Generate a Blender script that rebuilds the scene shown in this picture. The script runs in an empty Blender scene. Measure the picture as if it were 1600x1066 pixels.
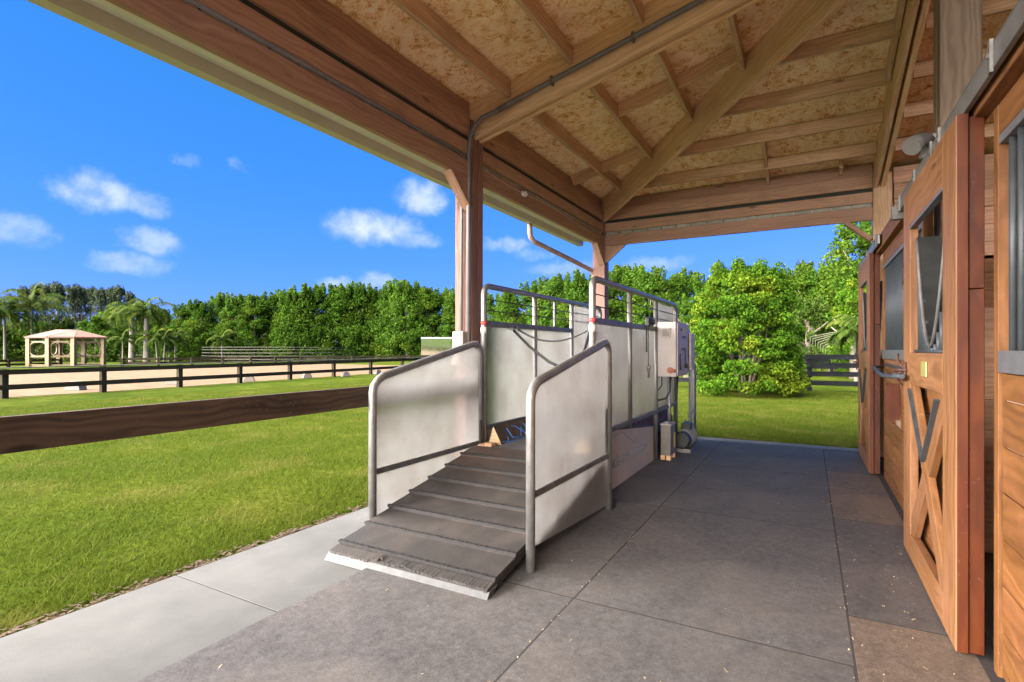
import bpy, bmesh, math, random
import numpy as np
from mathutils import Vector, Matrix
R = math.radians
random.seed(7); rng = np.random.default_rng(7)
sc = bpy.context.scene
col = sc.collection

# ------------------------------------------------------------------ camera
CAMZ = 1.3; FPX = 832.0; YAW = R(29.1)
cd = bpy.data.cameras.new('camera'); cam = bpy.data.objects.new('camera', cd); col.objects.link(cam)
cam.location = (0, 0, CAMZ); cam.rotation_euler = (R(90), 0, YAW)
cd.sensor_width = 36; cd.lens = 36*FPX/1600; cd.shift_y = 13/1600
cd.clip_start = 0.05; cd.clip_end = 2000
sc.camera = cam

# ------------------------------------------------------------------ light
SUN_EL, SUN_AZ = R(22), R(-146)          # azimuth measured from +Y towards +X (negative = left of the aisle)
sl = bpy.data.lights.new('sun', 'SUN'); so = bpy.data.objects.new('sun', sl); col.objects.link(so)
sd = Vector((math.sin(SUN_AZ)*math.cos(SUN_EL), math.cos(SUN_AZ)*math.cos(SUN_EL), math.sin(SUN_EL)))
so.rotation_euler = sd.to_track_quat('Z', 'Y').to_euler()
sl.energy = 5.0; sl.angle = R(105); sl.color = (1, .91, .80)
sc.view_settings.view_transform = 'Standard'; sc.view_settings.look = 'None'
sc.view_settings.gamma = 1; sc.view_settings.exposure = 3.3
sc.cycles.max_bounces = 10; sc.cycles.diffuse_bounces = 7; sc.cycles.transparent_max_bounces = 12

def N(nt, t, **kw):
    n = nt.nodes.new(t)
    for k, v in kw.items():
        if k in ('operation', 'blend_type', 'data_type', 'noise_dimensions', 'feature', 'distance', 'interpolation_type', 'clamp', 'use_clamp', 'rotation_type', 'wave_type', 'sky_type', 'sun_disc', 'sun_elevation', 'sun_rotation', 'air_density', 'dust_density', 'ozone_density', 'altitude', 'bands_direction', 'vector_type', 'normalize'):
            setattr(n, k, v)
        else:
            key = int(k[1:]) if k[0] == 'i' and k[1:].isdigit() else k.replace('_', ' ')
            n.inputs[key].default_value = v
    return n

w = bpy.data.worlds.new('World'); sc.world = w; w.use_nodes = True
nt = w.node_tree; nt.nodes.clear(); L = nt.links.new
sky = N(nt, 'ShaderNodeTexSky', sky_type='NISHITA', sun_disc=False, sun_elevation=SUN_EL, sun_rotation=SUN_AZ, air_density=1.0, dust_density=0.0, ozone_density=3.5, altitude=800)
tc = N(nt, 'ShaderNodeTexCoord'); sep = N(nt, 'ShaderNodeSeparateXYZ'); L(tc.outputs['Generated'], sep.inputs[0])
az = N(nt, 'ShaderNodeMath', operation='ARCTAN2'); L(sep.outputs[0], az.inputs[0]); L(sep.outputs[1], az.inputs[1])
el = N(nt, 'ShaderNodeMath', operation='ARCSINE'); L(sep.outputs[2], el.inputs[0])
cv = N(nt, 'ShaderNodeCombineXYZ'); L(az.outputs[0], cv.inputs[0]); L(el.outputs[0], cv.inputs[1])
no = N(nt, 'ShaderNodeTexNoise', Scale=20.0, Detail=8.0, Roughness=.66); L(tc.outputs['Generated'], no.inputs['Vector'])
nd = N(nt, 'ShaderNodeVectorMath', operation='MULTIPLY_ADD'); L(no.outputs['Color'], nd.inputs[0]); nd.inputs[1].default_value = (.09, .045, 0)
cvo = N(nt, 'ShaderNodeVectorMath', operation='ADD'); cvo.inputs[1].default_value = (-.045, -.022, 0); L(cv.outputs[0], cvo.inputs[0]); L(cvo.outputs[0], nd.inputs[2])
def azel(u, v):
    x = (u-800)/FPX; z = (546-v)/FPX
    dx, dy = x*math.cos(YAW)-math.sin(YAW), x*math.sin(YAW)+math.cos(YAW)
    return math.atan2(dx, dy), math.atan2(z, math.hypot(dx, dy))
CL = [(150, 300, 75, 34, .75), (225, 318, 55, 24, .45), (30, 358, 65, 32, .42), (232, 376, 55, 24, .55), (205, 412, 75, 22, .5), (585, 355, 85, 30, .95), (640, 372, 60, 16, .6), (660, 308, 45, 30, .8), (530, 445, 40, 16, .6), (590, 440, 40, 17, .6), (790, 384, 42, 13, .5), (830, 398, 35, 10, .4), (1020, 412, 60, 14, .5), (290, 250, 22, 10, .16), (372, 258, 22, 10, .16), (880, 420, 70, 14, .35)]
prev = None
for (u, v, ru, rv, a) in CL:
    A, E_ = azel(u, v); c2 = math.cos(math.atan((u-800)/FPX))
    sub = N(nt, 'ShaderNodeVectorMath', operation='SUBTRACT'); L(nd.outputs[0], sub.inputs[0]); sub.inputs[1].default_value = (A, E_, 0)
    mul = N(nt, 'ShaderNodeVectorMath', operation='MULTIPLY'); L(sub.outputs[0], mul.inputs[0]); mul.inputs[1].default_value = (FPX/ru/c2**2*1.0, FPX/rv/c2*1.0, 0)
    ln = N(nt, 'ShaderNodeVectorMath', operation='LENGTH'); L(mul.outputs[0], ln.inputs[0])
    mr = N(nt, 'ShaderNodeMapRange', interpolation_type='SMOOTHSTEP'); L(ln.outputs['Value'], mr.inputs[0])
    mr.inputs[1].default_value = 0.3; mr.inputs[2].default_value = 1.1; mr.inputs[3].default_value = a*.78; mr.inputs[4].default_value = 0
    if prev is None: prev = mr.outputs[0]
    else:
        mx = N(nt, 'ShaderNodeMath', operation='MAXIMUM'); L(prev, mx.inputs[0]); L(mr.outputs[0], mx.inputs[1]); prev = mx.outputs[0]
nm = N(nt, 'ShaderNodeTexNoise', Scale=26.0, Detail=6.0, Roughness=.6); L(tc.outputs['Generated'], nm.inputs['Vector'])
nr = N(nt, 'ShaderNodeMapRange'); L(nm.outputs[0], nr.inputs[0]); nr.inputs[1].default_value = .35; nr.inputs[2].default_value = .62; nr.inputs[3].default_value = .35; nr.inputs[4].default_value = 1
cm = N(nt, 'ShaderNodeMath', operation='MULTIPLY'); L(prev, cm.inputs[0]); L(nr.outputs[0], cm.inputs[1])
tint = N(nt, 'ShaderNodeMix', data_type='RGBA', blend_type='MULTIPLY'); tint.inputs[0].default_value = 1
SKYT = tint
L(sky.outputs[0], tint.inputs[6]); tint.inputs[7].default_value = (.125, .215, .62, 1)
sat = N(nt, 'ShaderNodeHueSaturation', Saturation=1.0, Value=1.0); L(tint.outputs[2], sat.inputs['Color'])
mixc = N(nt, 'ShaderNodeMix', data_type='RGBA'); L(cm.outputs[0], mixc.inputs[0]); L(sat.outputs[0], mixc.inputs[6]); mixc.inputs[7].default_value = (2.2, 2.35, 2.55, 1)
bg = N(nt, 'ShaderNodeBackground', Strength=.05); L(mixc.outputs[2], bg.inputs[0])
spc = N(nt, 'ShaderNodeSeparateColor'); L(sat.outputs[0], spc.inputs[0]); pw = N(nt, 'ShaderNodeMath', operation='POWER'); L(spc.outputs[1], pw.inputs[0]); pw.inputs[1].default_value = .4
pm = N(nt, 'ShaderNodeMath', operation='MULTIPLY'); L(pw.outputs[0], pm.inputs[0]); pm.inputs[1].default_value = .94
cmb = N(nt, 'ShaderNodeCombineColor'); L(spc.outputs[0], cmb.inputs[0]); L(pm.outputs[0], cmb.inputs[1]); L(spc.outputs[2], cmb.inputs[2]); L(cmb.outputs[0], mixc.inputs[6])
wo = N(nt, 'ShaderNodeOutputWorld'); L(bg.outputs[0], wo.inputs[0])

# ------------------------------------------------------------------ mesh helper
def rot3(ax, ay, az): return Matrix.Rotation(az, 3, 'Z') @ Matrix.Rotation(ay, 3, 'Y') @ Matrix.Rotation(ax, 3, 'X')
BOXF = [((0,2,3,1),0), ((4,5,7,6),0), ((0,1,5,4),1), ((2,6,7,3),1), ((0,4,6,2),2), ((1,3,7,5),2)]
class MB:
    def __init__(s): s.v = []; s.f = []; s.uv = []; s.m = []
    def quad(s, pts, uv=None, m=0):
        b = len(s.v); s.v += [tuple(p) for p in pts]; s.f.append(tuple(range(b, b+len(pts))))
        s.uv += uv if uv else [(p[0]+p[1]*.3, p[2]+p[1]*.7) for p in pts]; s.m.append(m)
    def box(s, c, d, M=None, g=None, m=0):
        """c centre, d full sizes, g = index of the grain axis"""
        c = Vector(c); b = len(s.v); hs = [x/2 for x in d]; loc = []
        if g is None: g = max(range(3), key=lambda i: d[i])
        for i in (-1, 1):
            for j in (-1, 1):
                for k in (-1, 1):
                    p = Vector((i*hs[0], j*hs[1], k*hs[2])); loc.append(p)
                    s.v.append(tuple(c + (M @ p if M else p)))
        ou, ov = random.uniform(0, 40), random.uniform(0, 40)
        # vertex index = i*4+j*2+k
        for idx, ax in (((0,1,3,2),0), ((4,6,7,5),0), ((0,4,5,1),1), ((2,3,7,6),1), ((0,2,6,4),2), ((1,5,7,3),2)):
            s.f.append(tuple(b+i for i in idx)); s.m.append(m)
            for i in idx:
                p = loc[i]
                if ax == g:
                    o = [a for a in range(3) if a != g]; s.uv.append((p[o[0]]*.15+ou, p[o[1]]+ov))
                else:
                    o = [a for a in range(3) if a != g and a != ax][0]; s.uv.append((p[g]+ou, p[o]+ov+ax*.37))
        return s
    def rng(s, x0, x1, y0, y1, z0, z1, g=None, m=0):
        return s.box(((x0+x1)/2, (y0+y1)/2, (z0+z1)/2), (abs(x1-x0), abs(y1-y0), abs(z1-z0)), None, g, m)
    def beam(s, p0, p1, wdt, hgt, m=0, up=(0,0,1)):
        p0, p1 = Vector(p0), Vector(p1); x = (p1-p0); l = x.length; x.normalize()
        y = Vector(up).cross(x).normalized(); z = x.cross(y)
        M = Matrix((x, y, z)).transposed()
        return s.box((p0+p1)/2, (l, wdt, hgt), M, 0, m)
    def tube(s, pts, r, n=10, cap=True, m=0, r1=None):
        pts = [Vector(p) for p in pts]; k = len(pts); b = len(s.v); acc = 0; ups = None
        for i, p in enumerate(pts):
            t = (pts[min(i+1, k-1)]-pts[max(i-1, 0)]).normalized()
            if ups is None: ups = Vector((0,0,1)) if abs(t.z) < .9 else Vector((1,0,0))
            a = t.cross(ups).normalized(); c = a.cross(t).normalized(); ups = c
            rr = r if r1 is None else r+(r1-r)*i/(k-1)
            for j in range(n):
                q = 2*math.pi*j/n; s.v.append(tuple(p + a*math.cos(q)*rr + c*math.sin(q)*rr))
        for i in range(k-1):
            l = (pts[i+1]-pts[i]).length
            for j in range(n):
                j2 = (j+1) % n
                s.f.append((b+i*n+j, b+i*n+j2, b+(i+1)*n+j2, b+(i+1)*n+j)); s.m.append(m)
                s.uv += [(acc, j*r), (acc, (j+1)*r), (acc+l, (j+1)*r), (acc+l, j*r)]
            acc += l
        if cap:
            s.f.append(tuple(b+j for j in range(n))[::-1]); s.m.append(m); s.uv += [(0, 0)]*n
            s.f.append(tuple(b+(k-1)*n+j for j in range(n))); s.m.append(m); s.uv += [(0, 0)]*n
        return s
    def prism(s, poly, ext, m=0, g=None):
        """poly: 3-D points; ext: extrusion vector"""
        poly = [Vector(p) for p in poly]; e = Vector(ext); n = len(poly); b = len(s.v)
        s.v += [tuple(p) for p in poly] + [tuple(p+e) for p in poly]
        nrm = Vector((0, 0, 0))
        for i in range(n): nrm += (poly[i]-poly[0]).cross(poly[(i+1) % n]-poly[0])
        fl = nrm.dot(e) > 0
        ge = (Vector(g).normalized() if g else (poly[1]-poly[0]).normalized()); gp = nrm.normalized().cross(ge); o = random.uniform(0, 30)
        def uv(p): return (p.dot(ge)+o, p.dot(gp)+o)
        bot = list(range(n)); top = list(range(n))
        if fl: bot = bot[::-1]
        else: top = top[::-1]
        s.f.append(tuple(b+i for i in bot)); s.uv += [uv(poly[i]) for i in bot]; s.m.append(m)
        s.f.append(tuple(b+n+i for i in top)); s.uv += [uv(poly[i]) for i in top]; s.m.append(m)
        for i in range(n):
            j = (i+1) % n; q = (i, j, n+j, n+i)
            if not fl: q = q[::-1]
            s.f.append(tuple(b+x for x in q)); s.m.append(m); l = (poly[j]-poly[i]).length; t = e.length
            u4 = {i: (o, 0), j: (o+l, 0), n+j: (o+l, t), n+i: (o, t)}
            s.uv += [u4[x] for x in q]
        return s
    def build(s, name, mat, parent=None, org=None, smooth=False, bevel=0, seg=2, extra=()):
        if org is None:
            org = Vector((0,0,0)); p = parent
            while p: org += p.location; p = p.parent
        me = bpy.data.meshes.new(name); me.from_pydata([tuple(Vector(v)-Vector(org)) for v in s.v], [], s.f)
        ul = me.uv_layers.new(name='UVMap'); ul.data.foreach_set('uv', np.array(s.uv, 'f').ravel())
        me.materials.append(mat)
        for e in extra: me.materials.append(e)
        me.polygons.foreach_set('material_index', s.m)
        if smooth: me.polygons.foreach_set('use_smooth', [len(f) == 4 for f in s.f])
        me.update()
        o = bpy.data.objects.new(name, me); col.objects.link(o); o.parent = parent
        if bevel:
            bv = o.modifiers.new('bevel', 'BEVEL'); bv.width = bevel; bv.segments = seg; bv.limit_method = 'ANGLE'
        return o
def tag(o, label, cat=None, group=None, kind=None):
    if label: o['label'] = label
    if cat: o['category'] = cat
    if group: o['group'] = group
    if kind: o['kind'] = kind
    return o
def thing(name, label, cat, loc=(0,0,0), rz=0, group=None):
    o = bpy.data.objects.new(name, None); col.objects.link(o); o.location = loc; o.rotation_euler = (0,0,rz); o.empty_display_size = .2
    return tag(o, label, cat, group)
def dup(o, loc, rz, label, group=None, scale=1):
    r = o.copy(); col.objects.link(r); r.location = loc; r.rotation_euler = (0,0,rz); r.scale = (scale,)*3 if not hasattr(scale, '__len__') else scale
    r['label'] = label
    if group: r['group'] = group
    for ch in list(o.children):
        c = ch.copy(); col.objects.link(c); c.parent = r
        for g in list(ch.children):
            d = g.copy(); col.objects.link(d); d.parent = c
    return r
def at(u, depth, z=0.0):
    x = (u-800)/FPX; c, s = math.cos(YAW), math.sin(YAW)
    return ((x*c-s)*depth, (x*s+c)*depth, z)
def hz(v, depth): return CAMZ+(546-v)/FPX*depth

# ------------------------------------------------------------------ materials
def mat(name):
    m = bpy.data.materials.new(name); m.use_nodes = True; nt = m.node_tree
    b = nt.nodes['Principled BSDF']; return m, nt, b, nt.links.new
def ramp(nt, fac, stops, L):
    r = nt.nodes.new('ShaderNodeValToRGB'); e = r.color_ramp.elements
    while len(e) < len(stops): e.new(.5)
    for i, (p, c) in enumerate(stops): e[i].position = p; e[i].color = (*c, 1)
    L(fac, r.inputs[0]); return r.outputs[0]
def mixm(nt, L, fac, a, b, mode='MIX'):
    m = N(nt, 'ShaderNodeMix', data_type='RGBA', blend_type=mode)
    for s_, i in ((fac, 0), (a, 6), (b, 7)):
        if isinstance(s_, (int, float)): m.inputs[i].default_value = s_
        elif isinstance(s_, tuple): m.inputs[i].default_value = (*s_, 1)
        else: L(s_, m.inputs[i])
    return m.outputs[2]
def bump(nt, L, h, b, st=.3, d=.01):
    bp = N(nt, 'ShaderNodeBump', Strength=st, Distance=d); L(h, bp.inputs['Height']); L(bp.outputs[0], b.inputs['Normal'])

def wood(name, lo, hi, rough=.62, grain=1.0, stain=None, stainamt=.5, knots=True, spec=.3, vary=.22, bmp=.25):
    m, nt, b, L = mat(name)
    uv = N(nt, 'ShaderNodeUVMap'); gi = N(nt, 'ShaderNodeNewGeometry')
    mp = N(nt, 'ShaderNodeMapping'); mp.inputs['Scale'].default_value = (1.1, 15*grain, 1); L(uv.outputs[0], mp.inputs[0])
    n0 = N(nt, 'ShaderNodeTexNoise', Scale=1.4, Detail=2.0); mp0 = N(nt, 'ShaderNodeMapping'); mp0.inputs['Scale'].default_value = (1.6, 5, 1); L(uv.outputs[0], mp0.inputs[0]); L(mp0.outputs[0], n0.inputs['Vector'])
    ad = N(nt, 'ShaderNodeVectorMath', operation='MULTIPLY_ADD'); L(n0.outputs['Color'], ad.inputs[0]); ad.inputs[1].default_value = (0, 2.2, 0); L(mp.outputs[0], ad.inputs[2])
    n1 = N(nt, 'ShaderNodeTexNoise', Scale=1.0, Detail=6.0, Roughness=.6); L(ad.outputs[0], n1.inputs['Vector'])
    wv = N(nt, 'ShaderNodeTexWave', Scale=.55, Distortion=5.0, Detail=3.0, bands_direction='Y'); wv.inputs['Detail Scale'].default_value = .6; L(ad.outputs[0], wv.inputs['Vector'])
    fac = N(nt, 'ShaderNodeMath', operation='MULTIPLY_ADD'); L(wv.outputs['Fac'], fac.inputs[0]); fac.inputs[1].default_value = .22; L(n1.outputs[0], fac.inputs[2])
    c = ramp(nt, fac.outputs[0], [(.38, lo), (.62, tuple((a+b_)/2 for a, b_ in zip(lo, hi))), (.88, hi)], L)
    # per board variation
    hv = N(nt, 'ShaderNodeHueSaturation'); mr = N(nt, 'ShaderNodeMapRange'); L(gi.outputs['Random Per Island'], mr.inputs[0]); mr.inputs[3].default_value = 1-vary; mr.inputs[4].default_value = 1+vary*.8
    L(mr.outputs[0], hv.inputs['Value']); L(c, hv.inputs['Color']); c = hv.outputs[0]
    if knots:
        vo = N(nt, 'ShaderNodeTexVoronoi', Scale=1.0); mk = N(nt, 'ShaderNodeMapping'); mk.inputs['Scale'].default_value = (1.7, 6, 1); L(uv.outputs[0], mk.inputs[0]); L(mk.outputs[0], vo.inputs['Vector'])
        kr = N(nt, 'ShaderNodeMapRange'); L(vo.outputs['Distance'], kr.inputs[0]); kr.inputs[1].default_value = .05; kr.inputs[2].default_value = .12; kr.inputs[3].default_value = .75; kr.inputs[4].default_value = 0
        c = mixm(nt, L, kr.outputs[0], c, tuple(x*.3 for x in lo))
    if stain:
        ns = N(nt, 'ShaderNodeTexNoise', Scale=2.3, Detail=6.0, Roughness=.7); tcx = N(nt, 'ShaderNodeTexCoord'); L(tcx.outputs['Object'], ns.inputs['Vector'])
        sr = N(nt, 'ShaderNodeMapRange'); L(ns.outputs[0], sr.inputs[0]); sr.inputs[1].default_value = .48; sr.inputs[2].default_value = .72; sr.inputs[3].default_value = 0; sr.inputs[4].default_value = stainamt
        c = mixm(nt, L, sr.outputs[0], c, stain)
    tq = N(nt, 'ShaderNodeTexCoord'); f1 = N(nt, 'ShaderNodeTexNoise', Scale=38.0, Detail=4.0, Roughness=.7); L(tq.outputs['Object'], f1.inputs['Vector'])
    f2 = N(nt, 'ShaderNodeTexNoise', Scale=1.7, Detail=3.0); L(tq.outputs['Object'], f2.inputs['Vector'])
    g1 = N(nt, 'ShaderNodeMapRange'); L(f1.outputs[0], g1.inputs[0]); g1.inputs[1].default_value = .60; g1.inputs[2].default_value = .72
    g2 = N(nt, 'ShaderNodeMapRange'); L(f2.outputs[0], g2.inputs[0]); g2.inputs[1].default_value = .45; g2.inputs[2].default_value = .65; g2.inputs[4].default_value = .6
    g3 = N(nt, 'ShaderNodeMath', operation='MULTIPLY'); L(g1.outputs[0], g3.inputs[0]); L(g2.outputs[0], g3.inputs[1])
    c = mixm(nt, L, g3.outputs[0], c, tuple(min(.8, x*1.25+.10) for x in hi))
    L(c, b.inputs['Base Color']); b.inputs['Roughness'].default_value = rough; b.inputs['Specular IOR Level'].default_value = spec
    bump(nt, L, fac.outputs[0], b, bmp, .006)
    return m
def plain(name, colr, rough=.5, metal=0, var=.12, scale=8, spec=.5, bmp=0.0, bscale=60):
    m, nt, b, L = mat(name); tcx = N(nt, 'ShaderNodeTexCoord')
    n = N(nt, 'ShaderNodeTexNoise', Scale=float(scale), Detail=5.0, Roughness=.65); L(tcx.outputs['Object'], n.inputs['Vector'])
    c = ramp(nt, n.outputs[0], [(.3, tuple(x*(1-var) for x in colr)), (.7, tuple(min(1, x*(1+var)) for x in colr))], L)
    L(c, b.inputs['Base Color']); b.inputs['Roughness'].default_value = rough; b.inputs['Metallic'].default_value = metal; b.inputs['Specular IOR Level'].default_value = spec
    if bmp:
        n2 = N(nt, 'ShaderNodeTexNoise', Scale=float(bscale), Detail=4.0); L(tcx.outputs['Object'], n2.inputs['Vector']); bump(nt, L, n2.outputs[0], b, bmp, .005)
    return m
M = {}
M['beam'] = wood('stained_beam', (.31,.165,.105), (.47,.29,.19), stain=(.22,.15,.12), stainamt=.4)
M['ledger'] = wood('stained_ledger', (.37,.205,.125), (.57,.36,.225), stain=(.20,.14,.09), stainamt=.5)
M['tie'] = wood('raw_pine_beam', (.62,.38,.19), (.84,.60,.36), stain=(.50,.30,.16), stainamt=.5, grain=.8)
M['purlin'] = wood('pine_purlin', (.52,.32,.17), (.76,.53,.33), stain=(.30,.22,.12), stainamt=.6)
M['wall'] = wood('cedar_stain_wall', (.125,.048,.010), (.26,.112,.032), rough=.6, spec=.35, stain=(.34,.14,.07), stainamt=.4, vary=.18, grain=.6)
M['door'] = wood('cedar_stain_door', (.16,.066,.020), (.29,.135,.052), rough=.58, spec=.4, stain=(.36,.18,.10), stainamt=.45, vary=.08, grain=.7)
M['pil'] = wood('pilaster_wood', (.055,.010,.001), (.105,.023,.002), rough=.5, vary=.06, grain=.5)
M['rail'] = wood('weathered_rail', (.045,.028,.017), (.125,.080,.048), rough=.7, stain=(.014,.011,.008), stainamt=.5)
M['fence'] = wood('black_green_fence', (.022,.018,.010), (.055,.045,.026), rough=.85, knots=False, spec=.08)
M['darkfence'] = wood('black_fence', (.006,.007,.009), (.016,.018,.02), rough=.85, knots=False, spec=.05)
M['grayfence'] = wood('grey_fence', (.08,.075,.055), (.16,.15,.12), rough=.75, knots=False)
M['darkgap'] = plain('dark_gap', (.035,.04,.028), .9)  # dark green-black of the gap between the header boards
M['steel'] = None
def steel(name, base, rough):
    m, nt, b, L = mat(name); tcx = N(nt, 'ShaderNodeTexCoord')
    n = N(nt, 'ShaderNodeTexNoise', Scale=9.0, Detail=6.0, Roughness=.7); L(tcx.outputs['Object'], n.inputs['Vector'])
    mp = N(nt, 'ShaderNodeMapping'); mp.inputs['Scale'].default_value = (60, 60, 5); L(tcx.outputs['Object'], mp.inputs[0])
    n2 = N(nt, 'ShaderNodeTexNoise', Scale=1.0, Detail=5.0, Roughness=.7); L(mp.outputs[0], n2.inputs['Vector'])
    c = ramp(nt, n.outputs[0], [(.3, tuple(x*.7 for x in base)), (.6, base), (.8, tuple(x*1.2 for x in base))], L)
    sr = N(nt, 'ShaderNodeMapRange'); L(n2.outputs[0], sr.inputs[0]); sr.inputs[1].default_value = .62; sr.inputs[2].default_value = .8
    c = mixm(nt, L, sr.outputs[0], c, (.10,.07,.045))
    L(c, b.inputs['Base Color']); b.inputs['Metallic'].default_value = .75
    r = N(nt, 'ShaderNodeMapRange'); L(n.outputs[0], r.inputs[0]); r.inputs[3].default_value = rough-.12; r.inputs[4].default_value = rough+.2; L(r.outputs[0], b.inputs['Roughness'])
    return m
M['steel'] = steel('galvanised_tube', (.31,.305,.29), .42)
M['lip'] = plain('galvanised_lip', (.048,.05,.052), .5, .2, .35, 14)
M['flatbar'] = plain('flat_bar_steel', (.14,.138,.125), .5, .4, .3, 12)  # darker than the tube steel, shade on the flat rails put into the colour
M['cleat'] = plain('cleat_rubber', (.009,.008,.0075), .7, 0, .5, 25)
M['groove'] = plain('dusty_groove', (.42,.27,.20), .8)
M['track'] = steel('track_steel', (.30,.30,.29), .45)
M['bars'] = plain('bar_paint', (.055,.065,.07), .5, .2, .25)
M['sill'] = plain('grey_sill', (.15,.155,.16), .5, .3, .15)
M['black'] = plain('black_rubber', (.02,.02,.02), .5)
M['iron'] = plain('rusty_iron', (.10,.05,.035), .6, .4, .4, 30)
M['lampgrey'] = plain('lamp_grey', (.10,.10,.095), .5)
M['oldpost'] = wood('old_post', (.11,.075,.045), (.20,.145,.095))
M['postwood'] = wood('post_wood', (.17,.085,.062), (.30,.165,.125))
M['white'] = plain('cream_paint', (.60,.58,.50), .5, 0, .08, 5)
M['gutter'] = plain('gutter_paint', (.47,.42,.34), .4, 0, .08, 5)
M['pipe'] = plain('conduit_pvc', (.15,.145,.14), .45, .1, .15, 6)
M['beige'] = plain('downspout_paint', (.30,.21,.17), .45)
M['cab'] = plain('cabinet_paint', (.42,.38,.35), .45, 0, .08, 5)
M['grill'] = plain('vent_grille', (.22,.19,.17), .6)
M['darkmet'] = plain('dark_machine', (.025,.028,.026), .5, .3, .3, 12)
M['box'] = plain('transformer_paint', (.16,.15,.13), .5, .2, .15, 7)
M['yellow'] = plain('warning_sticker', (.75,.55,.05), .5)
M['red'] = plain('red_sticker', (.55,.07,.07), .5)
M['stickw'] = plain('white_plastic', (.62,.58,.50), .5)
M['brass'] = plain('brass_plate', (.55,.50,.18), .35, .5)
M['blue'] = plain('blue_crayon', (.04,.22,.6), .6)
M['text'] = plain('faded_print', (.23,.27,.30), .7)
M['bluegray'] = plain('pale_print', (.30,.33,.36), .7)
M['roofmetal'] = plain('barn_roof_metal', (.45,.45,.43), .4, .3)
M['gaz'] = plain('gazebo_vinyl', (.19,.135,.055), .5, 0, .06, 3)
M['gazroof'] = plain('gazebo_shingles', (.17,.085,.062), .7, 0, .2, 3)
M['bark'] = plain('bark', (.16,.13,.10), .9, 0, .35, 6, bmp=.5, bscale=20)
M['palmtrunk'] = plain('palm_trunk', (.17,.15,.12), .85, 0, .2, 3)
M['stone'] = plain('marker_stone', (.15,.13,.105), .8, 0, .15, 6)
M['blocks'] = plain('pale_block_strip', (.34,.35,.29), .8, 0, .25, 9)

def osb():
    m, nt, b, L = mat('osb_sheathing'); tcx = N(nt, 'ShaderNodeTexCoord')
    mp = N(nt, 'ShaderNodeMapping'); mp.inputs['Scale'].default_value = (1, 1, .2); L(tcx.outputs['Object'], mp.inputs[0])
    cols = []
    for k, (vs, ang) in enumerate(((13.0, 6.3), (21.0, 9.0))):
        vo = N(nt, 'ShaderNodeTexVoronoi', Scale=vs, Randomness=1.0)
        nd = N(nt, 'ShaderNodeTexNoise', Scale=vs*.8, Detail=2.0); L(mp.outputs[0], nd.inputs['Vector'])
        ma = N(nt, 'ShaderNodeVectorMath', operation='MULTIPLY_ADD'); L(nd.outputs['Color'], ma.inputs[0]); ma.inputs[1].default_value = (.09,.09,0); L(mp.outputs[0], ma.inputs[2]); L(ma.outputs[0], vo.inputs['Vector'])
        sp = N(nt, 'ShaderNodeSeparateColor'); L(vo.outputs['Color'], sp.inputs[0])
        an = N(nt, 'ShaderNodeMath', operation='MULTIPLY'); L(sp.outputs[0], an.inputs[0]); an.inputs[1].default_value = ang
        vr = N(nt, 'ShaderNodeVectorRotate', rotation_type='Z_AXIS'); L(mp.outputs[0], vr.inputs['Vector']); L(an.outputs[0], vr.inputs['Angle'])
        ms = N(nt, 'ShaderNodeMapping'); ms.inputs['Scale'].default_value = (7, 66, 1); L(vr.outputs[0], ms.inputs[0])
        n = N(nt, 'ShaderNodeTexNoise', Scale=1.0, Detail=3.0, Roughness=.6); L(ms.outputs[0], n.inputs['Vector'])
        f = N(nt, 'ShaderNodeMath', operation='MULTIPLY_ADD'); L(sp.outputs[1], f.inputs[0]); f.inputs[1].default_value = .28; L(n.outputs[0], f.inputs[2]); cols.append(f.outputs[0])
    av = N(nt, 'ShaderNodeMath', operation='ADD'); L(cols[0], av.inputs[0]); L(cols[1], av.inputs[1])
    hf = N(nt, 'ShaderNodeMath', operation='MULTIPLY'); L(av.outputs[0], hf.inputs[0]); hf.inputs[1].default_value = .5
    c = ramp(nt, hf.outputs[0], [(.40, (.30,.11,.025)), (.50, (.66,.36,.13)), (.60, (.90,.60,.29)), (.74, (.97,.80,.54))], L)
    nb = N(nt, 'ShaderNodeTexNoise', Scale=1.1, Detail=4.0, Roughness=.6); L(tcx.outputs['Object'], nb.inputs['Vector'])
    br = N(nt, 'ShaderNodeMapRange'); L(nb.outputs[0], br.inputs[0]); br.inputs[1].default_value = .5; br.inputs[2].default_value = .75; br.inputs[4].default_value = .45
    c = mixm(nt, L, br.outputs[0], c, (.50,.30,.13))
    L(c, b.inputs['Base Color']); b.inputs['Roughness'].default_value = .75; b.inputs['Specular IOR Level'].default_value = .25
    bump(nt, L, hf.outputs[0], b, .35, .004); return m
M['osb'] = osb()

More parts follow.
